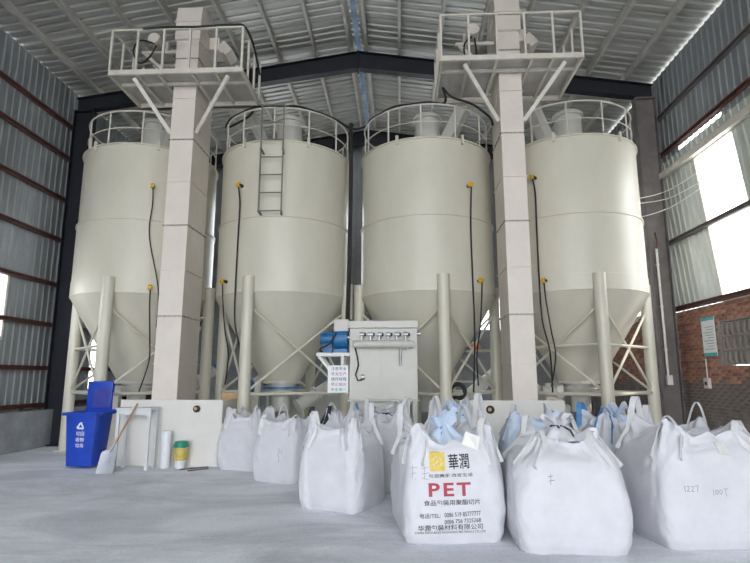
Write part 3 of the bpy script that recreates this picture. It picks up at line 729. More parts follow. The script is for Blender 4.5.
# ------------------------------------------------------------------ bulk bags
def smooth(x, a, b):
    x = max(0, min(1, (x - a) / (b - a))); return x * x * (3 - 2 * x)
def bag(label, cx, cy, rot, w_, d_, crease, top, seed, ears=.10, taper=.80, loops=(.2, .2, .2, .2), loop_m=('loop_fabric',) * 4, tie='strap_blue', tie_h=.0,
        fabric='bag_fabric', lean=(0, 0), pouch=None, pleat=.02, bulge=.05, peak=.0):
    t = thing('bulk_bag', (cx, cy, 0), label, 'bulk bag', 'white woven bulk bags on the floor'); t.rotation_euler = (0, 0, rot)
    N, M = 112, 46; vs_ = []; so = Vector((seed * 3.7, seed * 1.3, seed * .7))
    rr = random.Random(seed)
    def pt(tt, v):
        c, s = math.cos(tt), math.sin(tt); n = 7.0 - 3.2 * smooth(v, .3, 1)
        ex = math.copysign(abs(c) ** (2 / n), c); ey = math.copysign(abs(s) ** (2 / n), s)
        z = top * v; vc = crease / top
        if v < vc: pr = .955 + .045 * smooth(v, 0, .10) + bulge * math.sin(PI * min(1, v / vc)) ** .8
        else:
            q = (v - vc) / (1 - vc); pr = 1.0 - .018 * math.sin(PI * min(1, q * 3)) - (1 - taper) * smooth(q, .08, 1.0)
        corner = abs(math.sin(2 * tt)) ** 2.2
        up = smooth(v, vc, 1)
        z += ears * corner * up * up - .05 * (1 - corner) * up * up
        z += .07 * up * noise.noise(Vector((ex * 3.0, ey * 3.0, 4)) + so) + .03 * up * noise.noise(Vector((ex * 8, ey * 8, 7)) + so)
        P = Vector((w_ / 2 * ex * pr, d_ / 2 * ey * pr, 0))
        nrm = Vector((c, s, 0))
        amp = .022 + .050 * up
        dsp = amp * noise.noise(Vector((ex * 2.4, ey * 2.4, v * 2.6)) + so) + .012 * noise.noise(Vector((ex * 6, ey * 6, v * 5)) + so)
        dsp += (pleat * up) * math.sin(tt * 9 + 5 * noise.noise(Vector((ex * 2, ey * 2, v * 1.5)) + so))
        # soft fold where the filled part ends
        dsp += .015 * math.exp(-((v - vc) / .03) ** 2) * noise.noise(Vector((ex * 3, ey * 3, 9)) + so)
        rg_ = noise.ridged_multi_fractal(Vector((ex * 1.6, ey * 1.6, v * 3.2)) + so, 1, 2, 3, 1, 2)
        dsp -= .010 * (.4 + up) * rg_ * .6
        # creases: sharp-edged vertical and slanting folds of the slack cloth, faint ones on the filled part
        for sl_, fr_, am_ in ((.9, 5.0, .030), (-1.1, 4.0, .026), (.2, 8.0, .016)):
            nv_ = noise.noise(Vector(((ex + sl_ * v) * fr_, (ey - sl_ * v) * fr_, v * 1.2)) + so * 1.7)
            dsp -= am_ * (.18 + up) * max(0, 1 - abs(nv_) * 5.5)
        P += nrm * dsp; P.z = max(0, z)
        P.x += lean[0] * up; P.y += lean[1] * up
        if v < .06: P.z = z
        return P
    grid = [[pt(2 * PI * i / N, j / M) for i in range(N)] for j in range(M + 1)]
    for row in grid: vs_ += row
    fs_ = [(j * N + i, j * N + (i + 1) % N, (j + 1) * N + (i + 1) % N, (j + 1) * N + i) for j in range(M) for i in range(N)]
    fs_.append(tuple(reversed(range(N))))
    # crumpled top inside the rim
    ctr = sum(grid[-1], Vector()) / N; ctr.z = top - .06 + peak; K = 9; base = len(vs_)
    for k in range(1, K):
        q = k / K
        for i in range(N):
            p = grid[-1][i].lerp(ctr, q); p.z += -.07 * math.sin(PI * q) + peak * .3 * math.sin(PI * q) + .05 * math.sin(PI * q) * noise.noise(Vector((p.x * 6, p.y * 6, 2)) + so) + .03 * math.sin(PI * q) * noise.noise(Vector((p.x * 15, p.y * 15, 5)) + so)
            vs_.append(p)
    vs_.append(ctr); last = len(vs_) - 1
    prev = M * N
    for k in range(K - 1):
        cur = base + k * N
        fs_ += [(prev + i, prev + (i + 1) % N, cur + (i + 1) % N, cur + i) for i in range(N)]; prev = cur
    fs_ += [(prev + i, prev + (i + 1) % N, last) for i in range(N)]
    bo = MB().add(vs_, fs_, True).build('bag_body', fabric, t, world=False, sharp=75)
    tree = BVHTree.FromPolygons([v.copy() for v in vs_], fs_)
    # lifting loops at the four corners (front-left, front-right, back-right, back-left)
    for k, a in enumerate((-3 * PI / 4, -PI / 4, PI / 4, 3 * PI / 4)):
        hgt = loops[k] * 1.2
        if not hgt: continue
        A = pt(a - .42, .93); B = pt(a + .42, .93); A0 = pt(a - .44, .74); B0 = pt(a + .44, .74)
        cdir = Vector((math.cos(a), math.sin(a), 0)); mid = (A + B) / 2
        push = cdir * rr.uniform(-.06, .03) + Vector((rr.uniform(-.05, .05), rr.uniform(-.03, .03), 0))
        path = []
        outA = Vector((math.cos(a - .42), math.sin(a - .42), 0)); outB = Vector((math.cos(a + .42), math.sin(a + .42), 0))
        path += [A0 + outA * .012, A + outA * .012]
        for q in range(1, 12):
            u = q / 12; ar = math.sin(PI * u) ** .7
            p = A.lerp(B, u * .8 + .1 + .1 * (2 * u - 1) * abs(2 * u - 1)); p = p + push * ar; p.z = A.z * (1 - u) + B.z * u + hgt * ar
            path.append(p)
        path += [B + outB * .012, B0 + outB * .012]
        rb = MB(); k0 = len(rb.v); hw, th = .034, .004
        for q, p in enumerate(path):
            d = (path[min(q + 1, len(path) - 1)] - path[max(q - 1, 0)]).normalized()
            side = cdir.cross(d); nn = cdir if side.length < .2 else side.normalized()
            wd_ = d.cross(nn).normalized()
            tw = wd_.lerp(nn, 0.0).normalized()
            for su, sv in ((-1, -1), (1, -1), (1, 1), (-1, 1)): rb.v.append(p + tw * (su * hw) + nn * (sv * th))
        for q in range(len(path) - 1):
            for e in range(4):
                rb.f.append((q * 4 + e, q * 4 + (e + 1) % 4, q * 4 + 4 + (e + 1) % 4, q * 4 + 4 + e)); rb.sm.append(True)
        rb.f += [(3, 2, 1, 0), tuple(len(rb.v) - 4 + e for e in range(4))]; rb.sm += [False, False]
        rb.build('lifting_loop', loop_m[k], t, world=False)
    # gathered filling skirt tied in the middle
    if tie_h:
        n2, m2 = 36, 12; sv = []
        for j in range(m2 + 1):
            q = j / m2
            r0 = (.22 * (1 - q) ** 1.5 + .045) if q < .55 else (.045 + .10 * ((q - .55) / .45) ** 1.2)
            for i in range(n2):
                a = 2 * PI * i / n2; r1 = r0 * (1 + .35 * noise.noise(Vector((math.cos(a) * 2, math.sin(a) * 2, q * 3)) + so) + .25 * math.sin(a * 7 + 3 * noise.noise(Vector((math.cos(a), math.sin(a), q)) + so)))
                sv.append(ctr + Vector((r1 * math.cos(a) + .05 * q * noise.noise(so), r1 * math.sin(a), -.04 + tie_h * q * (1 + .45 * noise.noise(Vector((math.cos(a) * 2.5, math.sin(a) * 2.5, 1)) + so)))))
        sf = [(j * n2 + i, j * n2 + (i + 1) % n2, (j + 1) * n2 + (i + 1) % n2, (j + 1) * n2 + i) for j in range(m2) for i in range(n2)]
        MB().add(sv, sf, True).build('filling_skirt', fabric if tie != 'strap_blue' else 'bag_blue_fabric', t, world=False, sharp=80)
        tb = MB(); tb.ring(.062, .014, (ctr.x, ctr.y, ctr.z - .04 + tie_h * .55), 0, 2 * PI, 20, 6); p0 = ctr + Vector((.05, -.05, -.04 + tie_h * .55))
        tb.tube([p0, p0 + Vector((.05, -.06, -.03)), p0 + Vector((.10, -.08, -.14))], .010, 6); tb.tube([p0, p0 + Vector((-.09, -.05, -.04)), p0 + Vector((-.13, -.08, -.16))], .010, 6)
        tb.build('tie_cord', tie, t, world=False)
    if pouch:
        px_, pz_, s_, rot_ = pouch; pv = []
        for (a, b) in ((-s_, -s_ * .8), (s_, -s_ * .8), (s_, s_ * .8), (-s_, s_ * .8)):
            x, z = px_ + a * math.cos(rot_) - b * math.sin(rot_), pz_ + a * math.sin(rot_) + b * math.cos(rot_)
            h = tree.ray_cast(Vector((x, -3, z)), Vector((0, 1, 0)))[0] or Vector((x, -d_ / 2 * .9, z)); pv.append(h + Vector((0, -.02, 0)))
        MB().add(pv + [p + Vector((0, .012, 0)) for p in pv], [(0, 1, 2, 3), (7, 6, 5, 4), (0, 4, 5, 1), (1, 5, 6, 2), (2, 6, 7, 3), (3, 7, 4, 0)]).build('label_pouch', 'label_paper', t, world=False)
    return t, tree, bo
def print_on(bag_, verts, faces, x, z, m, name='print', tilt=0.0, depth=.004):
    t, tree, bo = bag_; vs_ = []
    for v in verts:
        X = x + v.x * math.cos(tilt) - v.y * math.sin(tilt); Z = z + v.x * math.sin(tilt) + v.y * math.cos(tilt)
        h = tree.ray_cast(Vector((X, -3, Z)), Vector((0, 1, 0)))[0]
        if h is None: h = Vector((X, 0, Z))
        vs_.append(h + Vector((0, -depth, 0)))
    return MB().add(vs_, faces).build(name, m, bo, world=False)
def strokes(lines, wd=.006):
    vs_, fs_ = [], []
    for ln in lines:
        for a, b in zip(ln, ln[1:]):
            a, b = Vector((*a, 0)), Vector((*b, 0)); d = (b - a); nseg = max(1, int(d.length / .03)); n_ = Vector((-d.y, d.x, 0)).normalized() * wd / 2
            for k in range(nseg):
                p, q = a.lerp(b, k / nseg), a.lerp(b, (k + 1) / nseg); i = len(vs_); vs_ += [p - n_, q - n_, q + n_, p + n_]; fs_.append((i, i + 1, i + 2, i + 3))
    return vs_, fs_

pet = bag('white bulk bag printed PET in large red letters', .47, 6.10, math.radians(9), 1.02, 1.02, .80, .99, 11, ears=.13, taper=.90, loops=(.16, .22, .30, .30), tie_h=.30, pouch=(.17, .965, .085, -.35), pleat=.012)
QX = -.075
vs_, fs_ = text_fit('PET', .42, .125, bold=.025, spacing=1.25); print_on(pet, vs_, fs_, QX, .515, 'red_print', tilt=math.radians(.5))
vs_, fs_ = text_fit('華潤', .205, .145, bold=.012); print_on(pet, vs_, fs_, QX + .10, .775, 'black_print', tilt=.05)
gv, gf = [], []
G = 14
for i in range(G + 1):
    for j in range(G + 1): gv.append(Vector((-.075 + .15 * i / G, -.09 + .18 * j / G, 0)))
for i in range(G):
    for j in range(G):
        if (i, j) not in [(3, 4), (4, 3), (4, 9), (3, 8), (9, 4), (10, 5), (9, 9), (10, 8), (6, 6), (7, 7), (6, 10), (7, 3)]: gf.append((i * (G + 1) + j, (i + 1) * (G + 1) + j, (i + 1) * (G + 1) + j + 1, i * (G + 1) + j + 1))
print_on(pet, gv, gf, QX - .115, .775, 'gold_print', depth=.003)
for s_, wd_, h_, x, z, ti in (('与您携手 改变生活', .44, .034, .015, .645, .02), ('食品包裝用聚酯切片', .56, .052, .02, .395, .01),
                               ('电话/TEL:', .20, .046, -.20, .275, .02), ('0086 519 85777777', .36, .042, .12, .285, .035), ('0086 756 7325268', .36, .040, .12, .222, .035),
                               ('华潤包裝材料有限公司', .64, .055, .0, .165, .012), ('CHINA RESOURCES PACKAGING MATERIALS CO.,LTD', .70, .024, .0, .118, .0)):
    vs_, fs_ = text_fit(s_, wd_, h_, bold=.006); print_on(pet, vs_, fs_, QX + x, z, 'black_print', tilt=ti)
pen = strokes([[(-.10, .05), (-.02, .06)], [(-.06, .08), (-.07, -.04)], [(-.10, .0), (-.03, .01)], [(-.09, -.03), (-.04, -.05)], [(.02, .05), (.09, .06)], [(.05, .07), (.05, -.05)], [(.02, .0), (.1, .01)], [(.02, -.04), (.09, -.05)]], .0035)
print_on(pet, *pen, -.37, .66, 'pen_print', 'pen_mark')

b2 = bag('white bulk bag tied at the top, right of the PET bag and frontmost', 1.61, 5.80, math.radians(-2), 1.04, 1.02, .72, 1.02, 23, ears=.04, taper=.62, loops=(.12, .12, .22, .20), tie_h=.22, tie='strap_black', pleat=.03, peak=.06, bulge=.06)
print_on(b2, *strokes([[(-.03, .03), (.02, .035)], [(0, .05), (-.01, -.04)], [(-.03, -.01), (.03, 0)]], .005), -.20, .66, 'pen_print', 'pen_mark')
b3 = bag('white bulk bag with handwritten 100T, cut off by the right picture edge', 3.02, 6.05, math.radians(4), 1.18, 1.1, .78, 1.10, 31, ears=.07, taper=.76, loops=(.14, .12, .26, .30), pleat=.022, pouch=(.06, .92, .06, -.1), bulge=.06)
hw_a = strokes([[(x * .68, y * .68) for x, y in ln] for ln in [[(-.09, .04), (-.085, -.04)], [(-.06, .03), (-.03, .04), (-.03, .01), (-.06, -.03), (-.02, -.03)], [(0, .03), (.03, .035), (.03, .01), (0, -.03), (.04, -.03)], [(.05, .04), (.10, .045), (.075, -.04)]]], .0045)
hw_b = strokes([[(x * .68, y * .68) for x, y in ln] for ln in [[(-.10, .04), (-.10, -.04)], [(-.07, .02), (-.04, .03), (-.03, 0), (-.05, -.03), (-.07, -.01), (-.07, .02)], [(-.01, .02), (.02, .03), (.03, 0), (.01, -.03), (-.01, -.01), (-.01, .02)], [(.05, .04), (.11, .045)], [(.08, .042), (.08, -.06)]]], .0045)
print_on(b3, *hw_a, -.33, .56, 'pen_print', 'handwriting'); print_on(b3, *hw_b, -.05, .53, 'pen_print', 'handwriting')
b4 = bag('white bulk bag with long loops directly left of the PET bag', -.74, 7.20, math.radians(-24), .86, .86, .66, .98, 41, ears=.12, taper=.84, loops=(.20, .26, .26, .16), pleat=.02)
b5 = bag('white bulk bag with pen marks, second from the left', -1.82, 8.95, math.radians(-22), .84, .84, .68, .95, 53, ears=.06, taper=.86, loops=(.10, .10, .20, .24), loop_m=('loop_fabric', 'loop_fabric', 'strap_black', 'loop_fabric'), pleat=.02)
print_on(b5, *strokes([[(.0, .10), (.02, .05), (-.01, 0), (.02, -.05), (.0, -.12)], [(.06, .08), (.05, .02)]], .006), .12, .42, 'pen_print', 'pen_mark')
b6 = bag('white bulk bag at the left end of the row, beside the white panel', -2.76, 10.0, math.radians(-14), .84, .76, .66, .93, 67, ears=.14, taper=.84, loops=(.12, .16, .12, .12), pleat=.022)
# bags of the second row, of which mostly the tops show
bag('white bulk bag with grey strap in front of the dust collector, behind the PET bag', -.25, 8.35, .1, .9, .9, .72, 1.05, 71, ears=.16, taper=.72, loops=(.20, .24, .20, .22), tie='strap_black', tie_h=.2, pleat=.03)
bag('white bulk bag with tall loops directly behind the PET bag', .72, 7.35, .05, .95, .9, .76, 1.08, 79, ears=.14, taper=.74, loops=(.28, .30, .24, .22), tie='strap_blue', tie_h=.28, pleat=.03)
bag('bluish white bulk bag behind the gap right of the PET bag', 1.74, 7.25, -.1, .92, .9, .74, 1.10, 83, ears=.08, taper=.70, loops=(.12, .14, .20, .18), fabric='bag_blue_fabric', pleat=.03)
bag('white bulk bag with blue strap behind the tied frontmost bag', 2.79, 7.35, .15, .95, .92, .74, 1.08, 89, ears=.10, taper=.74, loops=(.16, .20, .22, .22), loop_m=('strap_blue', 'loop_fabric', 'loop_fabric', 'strap_blue'), tie='strap_blue', tie_h=.22, pleat=.03)
bag('white bulk bag with dark and blue loops between two left bags', -.96, 9.2, -.2, .72, .72, .68, .98, 97, ears=.10, taper=.80, loops=(.18, .22, .20, .20), loop_m=('strap_black', 'loop_fabric', 'strap_blue', 'loop_fabric'), pleat=.025)

# ------------------------------------------------------------------ wheelie bin
bx, by = -5.72, 9.94
t = thing('wheelie_bin', (bx, by, 0), 'blue plastic wheelie bin with its lid thrown open', 'bin')
def frustum(x0, x1, y0, y1, z0, X0_, X1_, Y0_, Y1_, z1):
    return MB().add([(x0, y0, z0), (x1, y0, z0), (x1, y1, z0), (x0, y1, z0), (X0_, Y0_, z1), (X1_, Y0_, z1), (X1_, Y1_, z1), (X0_, Y1_, z1)],
                    [(0, 3, 2, 1), (0, 1, 5, 4), (1, 2, 6, 5), (2, 3, 7, 6), (3, 0, 4, 7)])
def bevel_mb(mb, off, seg=2):
    bm = bmesh.new(); vv = [bm.verts.new(v) for v in mb.v]
    for f in mb.f: bm.faces.new([vv[i] for i in f])
    bmesh.ops.bevel(bm, geom=bm.edges[:], offset=off, segments=seg, affect='EDGES', profile=.6, clamp_overlap=True)
    return MB().bm(bm, True)
body = bevel_mb(frustum(bx - .23, bx + .23, by - .24, by + .22, .03, bx - .28, bx + .28, by - .29, by + .29, .93), .025).build('bin_body', 'bin_blue', t)
rim = MB()
for a, c in (((bx - .31, by - .32), (bx + .31, by - .32)), ((bx - .31, by + .30), (bx + .31, by + .30)), ((bx - .31, by - .32), (bx - .31, by + .30)), ((bx + .31, by - .32), (bx + .31, by + .30))): rim.bar((*a, .945), (*c, .945), .05, .05)
rim.build('rim', 'bin_blue', t)
lid = bevel_mb(MB().box((bx - .27, by + .30, .98), (bx + .22, by + .36, 1.52)), .02).build('lid', 'bin_blue', t)
MB().box((bx - .15, by + .285, 1.02), (bx + .19, by + .302, 1.38), .01).build('lid_inner', 'lid_indigo', lid)
MB().tube([(bx - .28, by + .34, .97), (bx + .36, by + .34, .97)], .022, 10).build('hinge_bar', 'bin_blue', t)
for x in (bx - .25, bx + .25): MB().tube([(x - .025, by + .25, .10), (x + .025, by + .25, .10)], .10, 20).build('wheel', 'rubber', t)
for zz, (s_) in ((.60, '可回'), (.50, '收物')):
    vs_, fs_ = text_fit(s_, .15, .075, bold=.01)
    MB().add([(v.x + bx + .01, by - .245 - .055 * (v.y + zz) + -.006, v.y + zz) for v in vs_], fs_).build('lettering', 'white_print', body)
vs_, fs_ = text_fit('垃圾', .15, .07, bold=.01); MB().add([(v.x + bx + .01, by - .251 - .055 * (v.y + .40), v.y + .40) for v in vs_], fs_).build('lettering', 'white_print', body)
tri = MB()
for k in range(3):
    a = PI / 2 + k * 2 * PI / 3; b_ = a + 2 * PI / 3
    p, q = Vector((math.cos(a), math.sin(a))) * .07, Vector((math.cos(b_), math.sin(b_))) * .07
    p2, q2 = p.lerp(q, .12), p.lerp(q, .80)
    y_ = lambda z: by - .251 - .055 * z
    d = (q - p).normalized(); n_ = Vector((-d.y, d.x)) * .014
    tri.add([(bx + .01 + c.x, y_(.73 + c.y), .73 + c.y) for c in (p2 - n_, q2 - n_, q2 + n_, p2 + n_)], [(0, 1, 2, 3)])
    tri.add([(bx + .01 + c.x, y_(.73 + c.y), .73 + c.y) for c in (q2 - n_ * 2.2, q2 + d * .03, q2 + n_ * 2.2)], [(0, 1, 2)])
tri.build('recycling_arrows', 'white_print', body)

# shovel leaning against the table
t = thing('shovel', (-4.93, 9.20, 0), 'flat grey shovel with wooden handle leaning on the work table', 'shovel')
p0, p1_ = Vector((-4.95, 9.17, .012)), Vector((-4.95, 9.29, .36)); d = (p1_ - p0).normalized(); sx = Vector((1, 0, 0)); nn = sx.cross(d)
bl = MB(); g = []
for j in range(9):
    v = j / 8; hw = .145 - .012 * v if v < .80 else .135 * max(.17, math.sqrt(max(0, 1 - ((v - .80) / .205) ** 2)))
    for i in range(9):
        u = -1 + i / 4; g.append(p0 + d * (.40 * v) + sx * (u * hw) + nn * (-.025 * (1 - u * u) + .0))
bl.add(g + [q + nn * .006 for q in g], [(j * 9 + i, j * 9 + i + 1, j * 9 + i + 10, j * 9 + i + 9) for j in range(8) for i in range(8)] + [(81 + j * 9 + i + 9, 81 + j * 9 + i + 10, 81 + j * 9 + i + 1, 81 + j * 9 + i) for j in range(8) for i in range(8)], True)
bl.build('blade', 'shovel_grey', t)
neck = p0 + d * .36 + nn * -.01
MB().tube([neck, neck + Vector((.05, .05, .12))], [.024, .02], 12).build('socket', 'zinc', t)
MB().tube([neck + Vector((.045, .045, .10)), (-4.64, 9.53, 1.14)], .017, 10).build('handle', 'wood_handle', t)

# work table
t = thing('work_table', (-4.72, 9.72, 0), 'white steel work table standing between bin and pail', 'table')
MB().box((-5.04, 9.55, 1.02), (-4.40, 9.92, 1.06), .006).build('table_top', 'table_paint', t)
for x in (-5.0, -4.44):
    for y in (9.59, 9.88): MB().box((x - .025, y - .025, 0), (x + .025, y + .025, 1.02)).build('leg', 'table_paint', t)
for y in (9.59, 9.88): MB().box((-4.98, y - .012, .94), (-4.46, y + .012, 1.02)).build('apron', 'table_paint', t)
t = MB().lathe([(.001, .0), (.085, .0), (.09, .02), (.09, .62), (.08, .64)], (-4.22, 9.86, 0), 24, cap0=True, cap1=True).build('white_drum', 'pail_white')
tag(t, 'slim white drum standing beside the work table', 'drum')
# pail
t = thing('paint_pail', (-3.93, 9.83, 0), 'white pail with gold label and green lid before the white panel', 'pail')
pc = (-3.93, 9.83, 0)
MB().lathe([(.0, .0), (.085, .0), (.10, .17)], pc, 28).build('pail_base', 'pail_white', t)
MB().lathe([(.098, .14), (.116, .15), (.122, .36)], pc, 28).build('label_band', 'pail_gold', t)
MB().lathe([(.122, .36), (.132, .365), (.132, .41), (.12, .415), (.12, .455), (.105, .465), (.02, .465)], pc, 28, cap1=True).build('lid', 'pail_green', t)
MB().tube([(-3.93 + .128 * math.cos(a), 9.83 - .128 * math.sin(a) * .5 - .06, .385 - .11 * math.sin(a)) for a in [PI * k / 10 for k in range(11)]], .004, 6).build('bail_handle', 'zinc', t)
# loose rods on the floor
for k, (a, c) in enumerate((((-3.85, 9.62), (-3.45, 9.92)), ((-3.66, 9.50), (-3.38, 9.74)))):
    q = MB().tube([(*a, .012), (*c, .012)], .011, 8).build('steel_rod', 'brown_flare_steel'); tag(q, ('longer' if k == 0 else 'shorter') + ' dark rod lying on the floor beside the pail', 'rod', 'loose rods on the floor')

# ------------------------------------------------------------------ machines and pipes under the silos
def conveyor(p, q, r, label, m='grey_paint'):
    p, q = Vector(p), Vector(q); d = (q - p).normalized(); L = (q - p).length
    t = thing('screw_conveyor', p, label, 'conveyor', 'inclined screw conveyors under the silos')
    MB().tube([p, q], r, 20).build('conveyor_tube', m, t)
    for u in (.02, .34, .66, .98): c = p + d * (L * u); MB().tube([c - d * .02, c + d * .02], r * 1.28, 20).build('flange', m, t)
    MB().tube([q, q + d * .32], r * .75, 18).build('drive_motor', 'motor_blue', t)
    for u in (.1, .9):
        c = p + d * (L * u)
        if c.z > .4: MB().tube([(c.x, c.y, 0), (c.x, c.y, c.z)], .03, 8).build('stand', 'frame_paint', t)
conveyor((-4.05, 11.55, .55), (-3.15, 13.5, 1.85), .13, 'grey inclined screw conveyor left under the laddered silo')
conveyor((-2.25, 12.0, .95), (-1.15, 12.75, 1.72), .14, 'grey inclined screw conveyor right under the laddered silo')
conveyor((1.05, 12.1, .85), (2.35, 13.3, 1.75), .13, 'pale inclined screw conveyor under the silos near the right elevator', 'panel_paint')
conveyor((3.6, 12.2, .85), (2.75, 13.6, 1.75), .13, 'pale inclined screw conveyor under the silo by the brick wall', 'panel_paint')
conveyor((-5.4, 12.1, .85), (-4.75, 13.6, 1.75), .13, 'grey inclined screw conveyor under the leftmost silo')
def gate_motor(x, y, z, label, m='motor_blue'):
    t = thing('gate_motor', (x, y, z), label, 'motor', 'motors under the silo outlets')
    b = MB().tube([(x - .16, y, z), (x + .12, y, z)], .11, 20).build('motor_body', m, t)
    for k in range(6): MB().tube([(x - .13 + k * .04, y, z), (x - .115 + k * .04, y, z)], .125, 20).build('cooling_fin', m, b)
    MB().box((x - .08, y - .06, z + .09), (x + .04, y + .06, z + .17)).build('terminal_box', m, b)
    MB().box((x + .12, y - .12, z - .12), (x + .26, y + .12, z + .12), .01).build('gearbox', 'grey_paint', t)
    MB().box((x - .1, y - .08, 0), (x + .2, y + .08, z - .10)).build('pedestal', 'frame_paint', t)
gate_motor(-3.25, 11.75, 1.38, 'blue gate motor beside the laddered silo outlet')
gate_motor(3.15, 11.7, 1.30, 'grey gate motor beside the outlet of the silo by the brick wall', 'grey_paint')
gate_motor(-.02, 11.8, 1.30, 'blue gate motor half hidden behind the dust collector')
gate_motor(-6.4, 11.9, 1.30, 'blue gate motor under the leftmost silo cone')
# rubber hose coil
t = MB().ring(.14, .045, (1.15, 11.0, 0), 0, 2 * PI, 28, 10)
M_ = Matrix.Translation((1.15, 11.0, 1.32)) @ Matrix.Rotation(PI / 2, 4, 'X') @ Matrix.Translation((-1.15, -11.0, 0))
t.v = [M_ @ v for v in t.v]; ho = t.build('hose_coil', 'rubber'); tag(ho, 'coil of black hose hung on the tie bar below the silos', 'hose')
# shelf with can and bottle seen between the silos
t = thing('storage_shelf', (2.2, 14.9, 0), 'cream steel shelf rack in the background between silo and right elevator', 'shelf')
for x in (1.45, 2.95):
    for y in (14.7, 15.1): MB().box((x - .03, y - .03, 0), (x + .03, y + .03, 2.35)).build('upright', 'silo_paint', t)
for z in (.6, 1.45, 2.28): MB().box((1.42, 14.67, z), (2.98, 15.13, z + .05)).build('shelf_board', 'silo_paint', t)
q = MB().lathe([(.0, 0), (.085, 0), (.09, .02), (.09, .34), (.03, .44), (.03, .52)], (2.55, 14.85, 2.33), 18, cap1=True).build('bottle', 'bottle_blue'); tag(q, 'dark blue bottle standing on the cream shelf rack', 'bottle')
q = MB().lathe([(.0, 0), (.14, 0), (.16, .06), (.12, .16), (.03, .22)], (2.05, 14.85, 2.33), 18, cap1=True).build('safety_helmet', 'orange'); tag(q, 'orange safety helmet lying on the cream shelf rack', 'helmet')
q = MB().box((-3.62, 11.0, .95), (-3.20, 11.3, 1.28), .006).build('cardboard_box', 'cardboard'); tag(q, 'small brown cardboard box behind the leftmost bulk bag', 'box')
q = MB().box((-3.7, 10.95, 0), (-3.12, 11.35, .95), .006).build('steel_cabinet', 'grey_paint'); tag(q, 'low grey steel cabinet under the laddered silo, carrying the cardboard box', 'cabinet')
q = MB().box((-2.95, 13.9, 0), (-1.2, 14.3, 1.15), .01).build('machine_guard', 'grey_paint'); tag(q, 'wide grey machine guard in the shade behind the laddered silo outlet', 'guard')

# ------------------------------------------------------------------ cables
def cable(pts, r, label, name='power_cable', m='rubber', group='black cables'):
    P = [Vector(p) for p in pts]; out_ = []
    for i in range(len(P) - 1):      # Catmull-Rom
        a, b, c, d = P[max(i - 1, 0)], P[i], P[i + 1], P[min(i + 2, len(P) - 1)]
        for k in range(6):
            u = k / 6; out_.append(.5 * ((2 * b) + (c - a) * u + (2 * a - 5 * b + 4 * c - d) * u * u + (3 * b - a - 3 * c + d) * u ** 3))
    out_.append(P[-1])
    q = MB().tube(out_, r, 8).build(name, m); return tag(q, label, 'cable', group)
rz = ZT + RAILH + .035
arc2 = [pol(1, math.radians(a), SR - .06, rz + .02 * math.sin(a)) for a in range(-70, 80, 15)]
arc3 = [pol(2, math.radians(a), SR - .06, rz + .02 * math.sin(a)) for a in range(-75, 20, 15)]
cable([(-3.1, 10.8, 7.6), (-3.35, 11.2, 7.45)] + arc2 + [(-1.05, 11.65, 7.28)] + arc3 + [(.95, 10.5, 7.62)], .026, 'thick black cable run along the guard rails of the two middle silos')
cable([(.95, 10.5, 7.62), (1.15, 10.6, 7.45), (1.6, 10.75, 7.35), (1.95, 10.75, 7.05), (1.98, 10.6, 6.8)], .024, 'black cable hanging under the right elevator platform')
cable([(-1.06, 11.52, 7.30), (-1.06, 11.25, 7.18), (-1.04, 11.10, 6.8), (-1.03, 11.05, 6.0), (-1.04, 11.02, 4.5), (-1.04, 10.8, 3.2), (-1.0, 10.3, 2.68), (-.93, 10.0, 2.62)], .046, 'thick black cable hanging vertically between the two middle silos')
cable([(-5.1, 9.52, 8.49), (-4.6, 9.51, 8.505), (-4.0, 9.52, 8.50), (-3.3, 9.53, 8.53), (-3.06, 9.56, 8.51), (-3.03, 10.1, 8.50), (-3.05, 10.8, 8.2)], .024, 'black cable tied along the left platform handrail')
cable([(-5.12, 10.1, 8.55), (-5.35, 9.9, 8.5), (-5.42, 9.8, 8.2), (-5.3, 9.85, 7.95), (-5.15, 9.95, 8.15), (-5.1, 10.1, 8.5)], .018, 'loop of black cable hanging at the left platform motor')
cable([(1.55, 10.15, 8.55), (1.38, 10.0, 8.3), (1.36, 9.9, 7.95), (1.55, 9.95, 7.85), (1.62, 10.1, 8.1), (1.60, 10.15, 8.5)], .018, 'loop of black cable hanging at the right platform motor')
lab = ['on the leftmost silo', 'on the laddered silo', 'on the silo behind the dust collector', 'on the silo by the brick wall']
for i in range(4):
    (pa, za), (pb, zb) = silo_point(i, *sensors[i][0]), silo_point(i, *sensors[i][1])
    if i in (0,):
        cable([pol(i, pa, SR + .11, za - .03), pol(i, pa + .01, SR + .06, za - .4), pol(i, pa, SR + .05, (za + zb) / 2), pol(i, pb + .10, SR + .05, zb), pol(i, pb + .12, SR + .0, 2.6)], .013, 'thin black sensor cable running down ' + lab[i], 'sensor_cable', group='sensor cables')
    else:
        cable([pol(i, pa, SR + .11, za - .03), pol(i, pa + .01, SR + .06, za - .4), pol(i, pa, SR + .05, (za + zb) / 2), pol(i, pa, SR + .06, ZC - .1), pol(i, pa + .01, SR + .05, 2.7), pol(i, pa + .06, SR - .05, 2.1), pol(i, pa + .05, SR - .1, 1.3)], .017, 'black upper sensor cable running down ' + lab[i], 'sensor_cable', group='sensor cables')
    dx = .04 if i != 2 else -.02
    cable([pol(i, pb, SR + .11, zb - .04), pol(i, pb + dx * .2, SR + .09, zb - .4), pol(i, pb + dx, SR + .04, zb - 1.0), pol(i, pb + dx * 1.5, SR - .05, zb - 1.5), pol(i, pb - dx, SR - .1, zb - 2.1)], .015, 'black lower sensor cable hanging ' + lab[i], 'sensor_cable', group='sensor cables')
cable([(-1.15, 9.68, 2.38), (-1.25, 9.66, 2.2), (-1.42, 9.66, 2.10), (-1.40, 9.70, 2.04)], .016, 'black cable across the blue fan scroll')
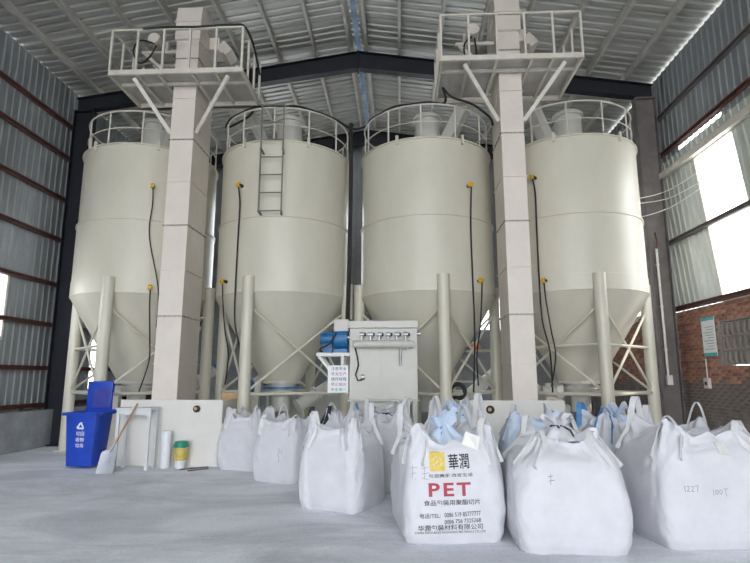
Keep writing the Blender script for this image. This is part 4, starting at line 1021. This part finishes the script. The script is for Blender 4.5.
for k, (za, zb, yy) in enumerate(((5.75, 5.95, 10.75), (5.62, 5.70, 10.9), (5.30, 5.58, 11.3))):
    cable([(5.36, 12.1, za - .1), (5.75, 12.35, za), (6.20, 12.0, (za + zb) / 2 - .03), (6.46, yy, zb)], .009, ('top', 'middle', 'lowest')[k] + ' pale wire strung from the right silo to the wall', 'wall_wire', 'pvc_pale', 'pale wires by the right wall')

# ------------------------------------------------------------------ fittings on the right wall and column
t = thing('conduit_pipe', (6.10, 12.70, 1.5), 'pale conduit pipe running down the flare-lightened brown column to a small box', 'pipe')
MB().tube([(6.10, 12.70, 4.6), (6.10, 12.70, 1.62)], .028, 10).build('pipe_run', 'pvc_pale', t)
MB().tube([(6.10, 12.70, 4.58), (6.08, 12.6, 4.75), (5.98, 12.45, 4.92)], .02, 8).build('pipe_bend', 'girt_red', t)
MB().box((6.05, 12.64, 1.42), (6.17, 12.74, 1.64), .006).build('junction_box', 'pvc_pale', t)
for z in (2.2, 3.2, 4.2): MB().box((6.06, 12.69, z), (6.14, 12.735, z + .03)).build('pipe_clip', 'zinc', t)
t = thing('wall_poster', (XR - .02, 11.66, 2.03), 'white poster with teal border hung on the brick wall', 'poster')
ps = MB().box((XR - .022, 11.42, 2.03), (XR - .008, 11.90, 2.84)).build('poster_sheet', 'poster_paper', t)
MB().box((XR - .0235, 11.42, 2.775), (XR - .022, 11.90, 2.84)).build('border_strip', 'poster_teal', ps)
MB().box((XR - .0235, 11.42, 2.03), (XR - .022, 11.90, 2.10)).build('border_strip', 'poster_teal', ps)
for k in range(9): MB().box((XR - .0235, 11.48, 2.17 + k * .058), (XR - .022, 11.84 - .07 * ((k * 5) % 3), 2.182 + k * .058)).build('text_line', 'pen_print', ps)
t = thing('switch_box', (XR, 11.85, 1.45), 'small grey switch box fixed to the brick wall below the poster', 'box')
MB().box((XR - .07, 11.77, 1.36), (XR - .004, 11.95, 1.58), .008).build('box_body', 'grey_paint', t)
MB().box((XR - .082, 11.83, 1.43), (XR - .07, 11.89, 1.50)).build('switch', 'blackpaint', t)
MB().tube([(XR - .025, 11.86, 1.58), (XR - .025, 11.86, 1.98)], .012, 8).build('conduit', 'pvc_pale', t)
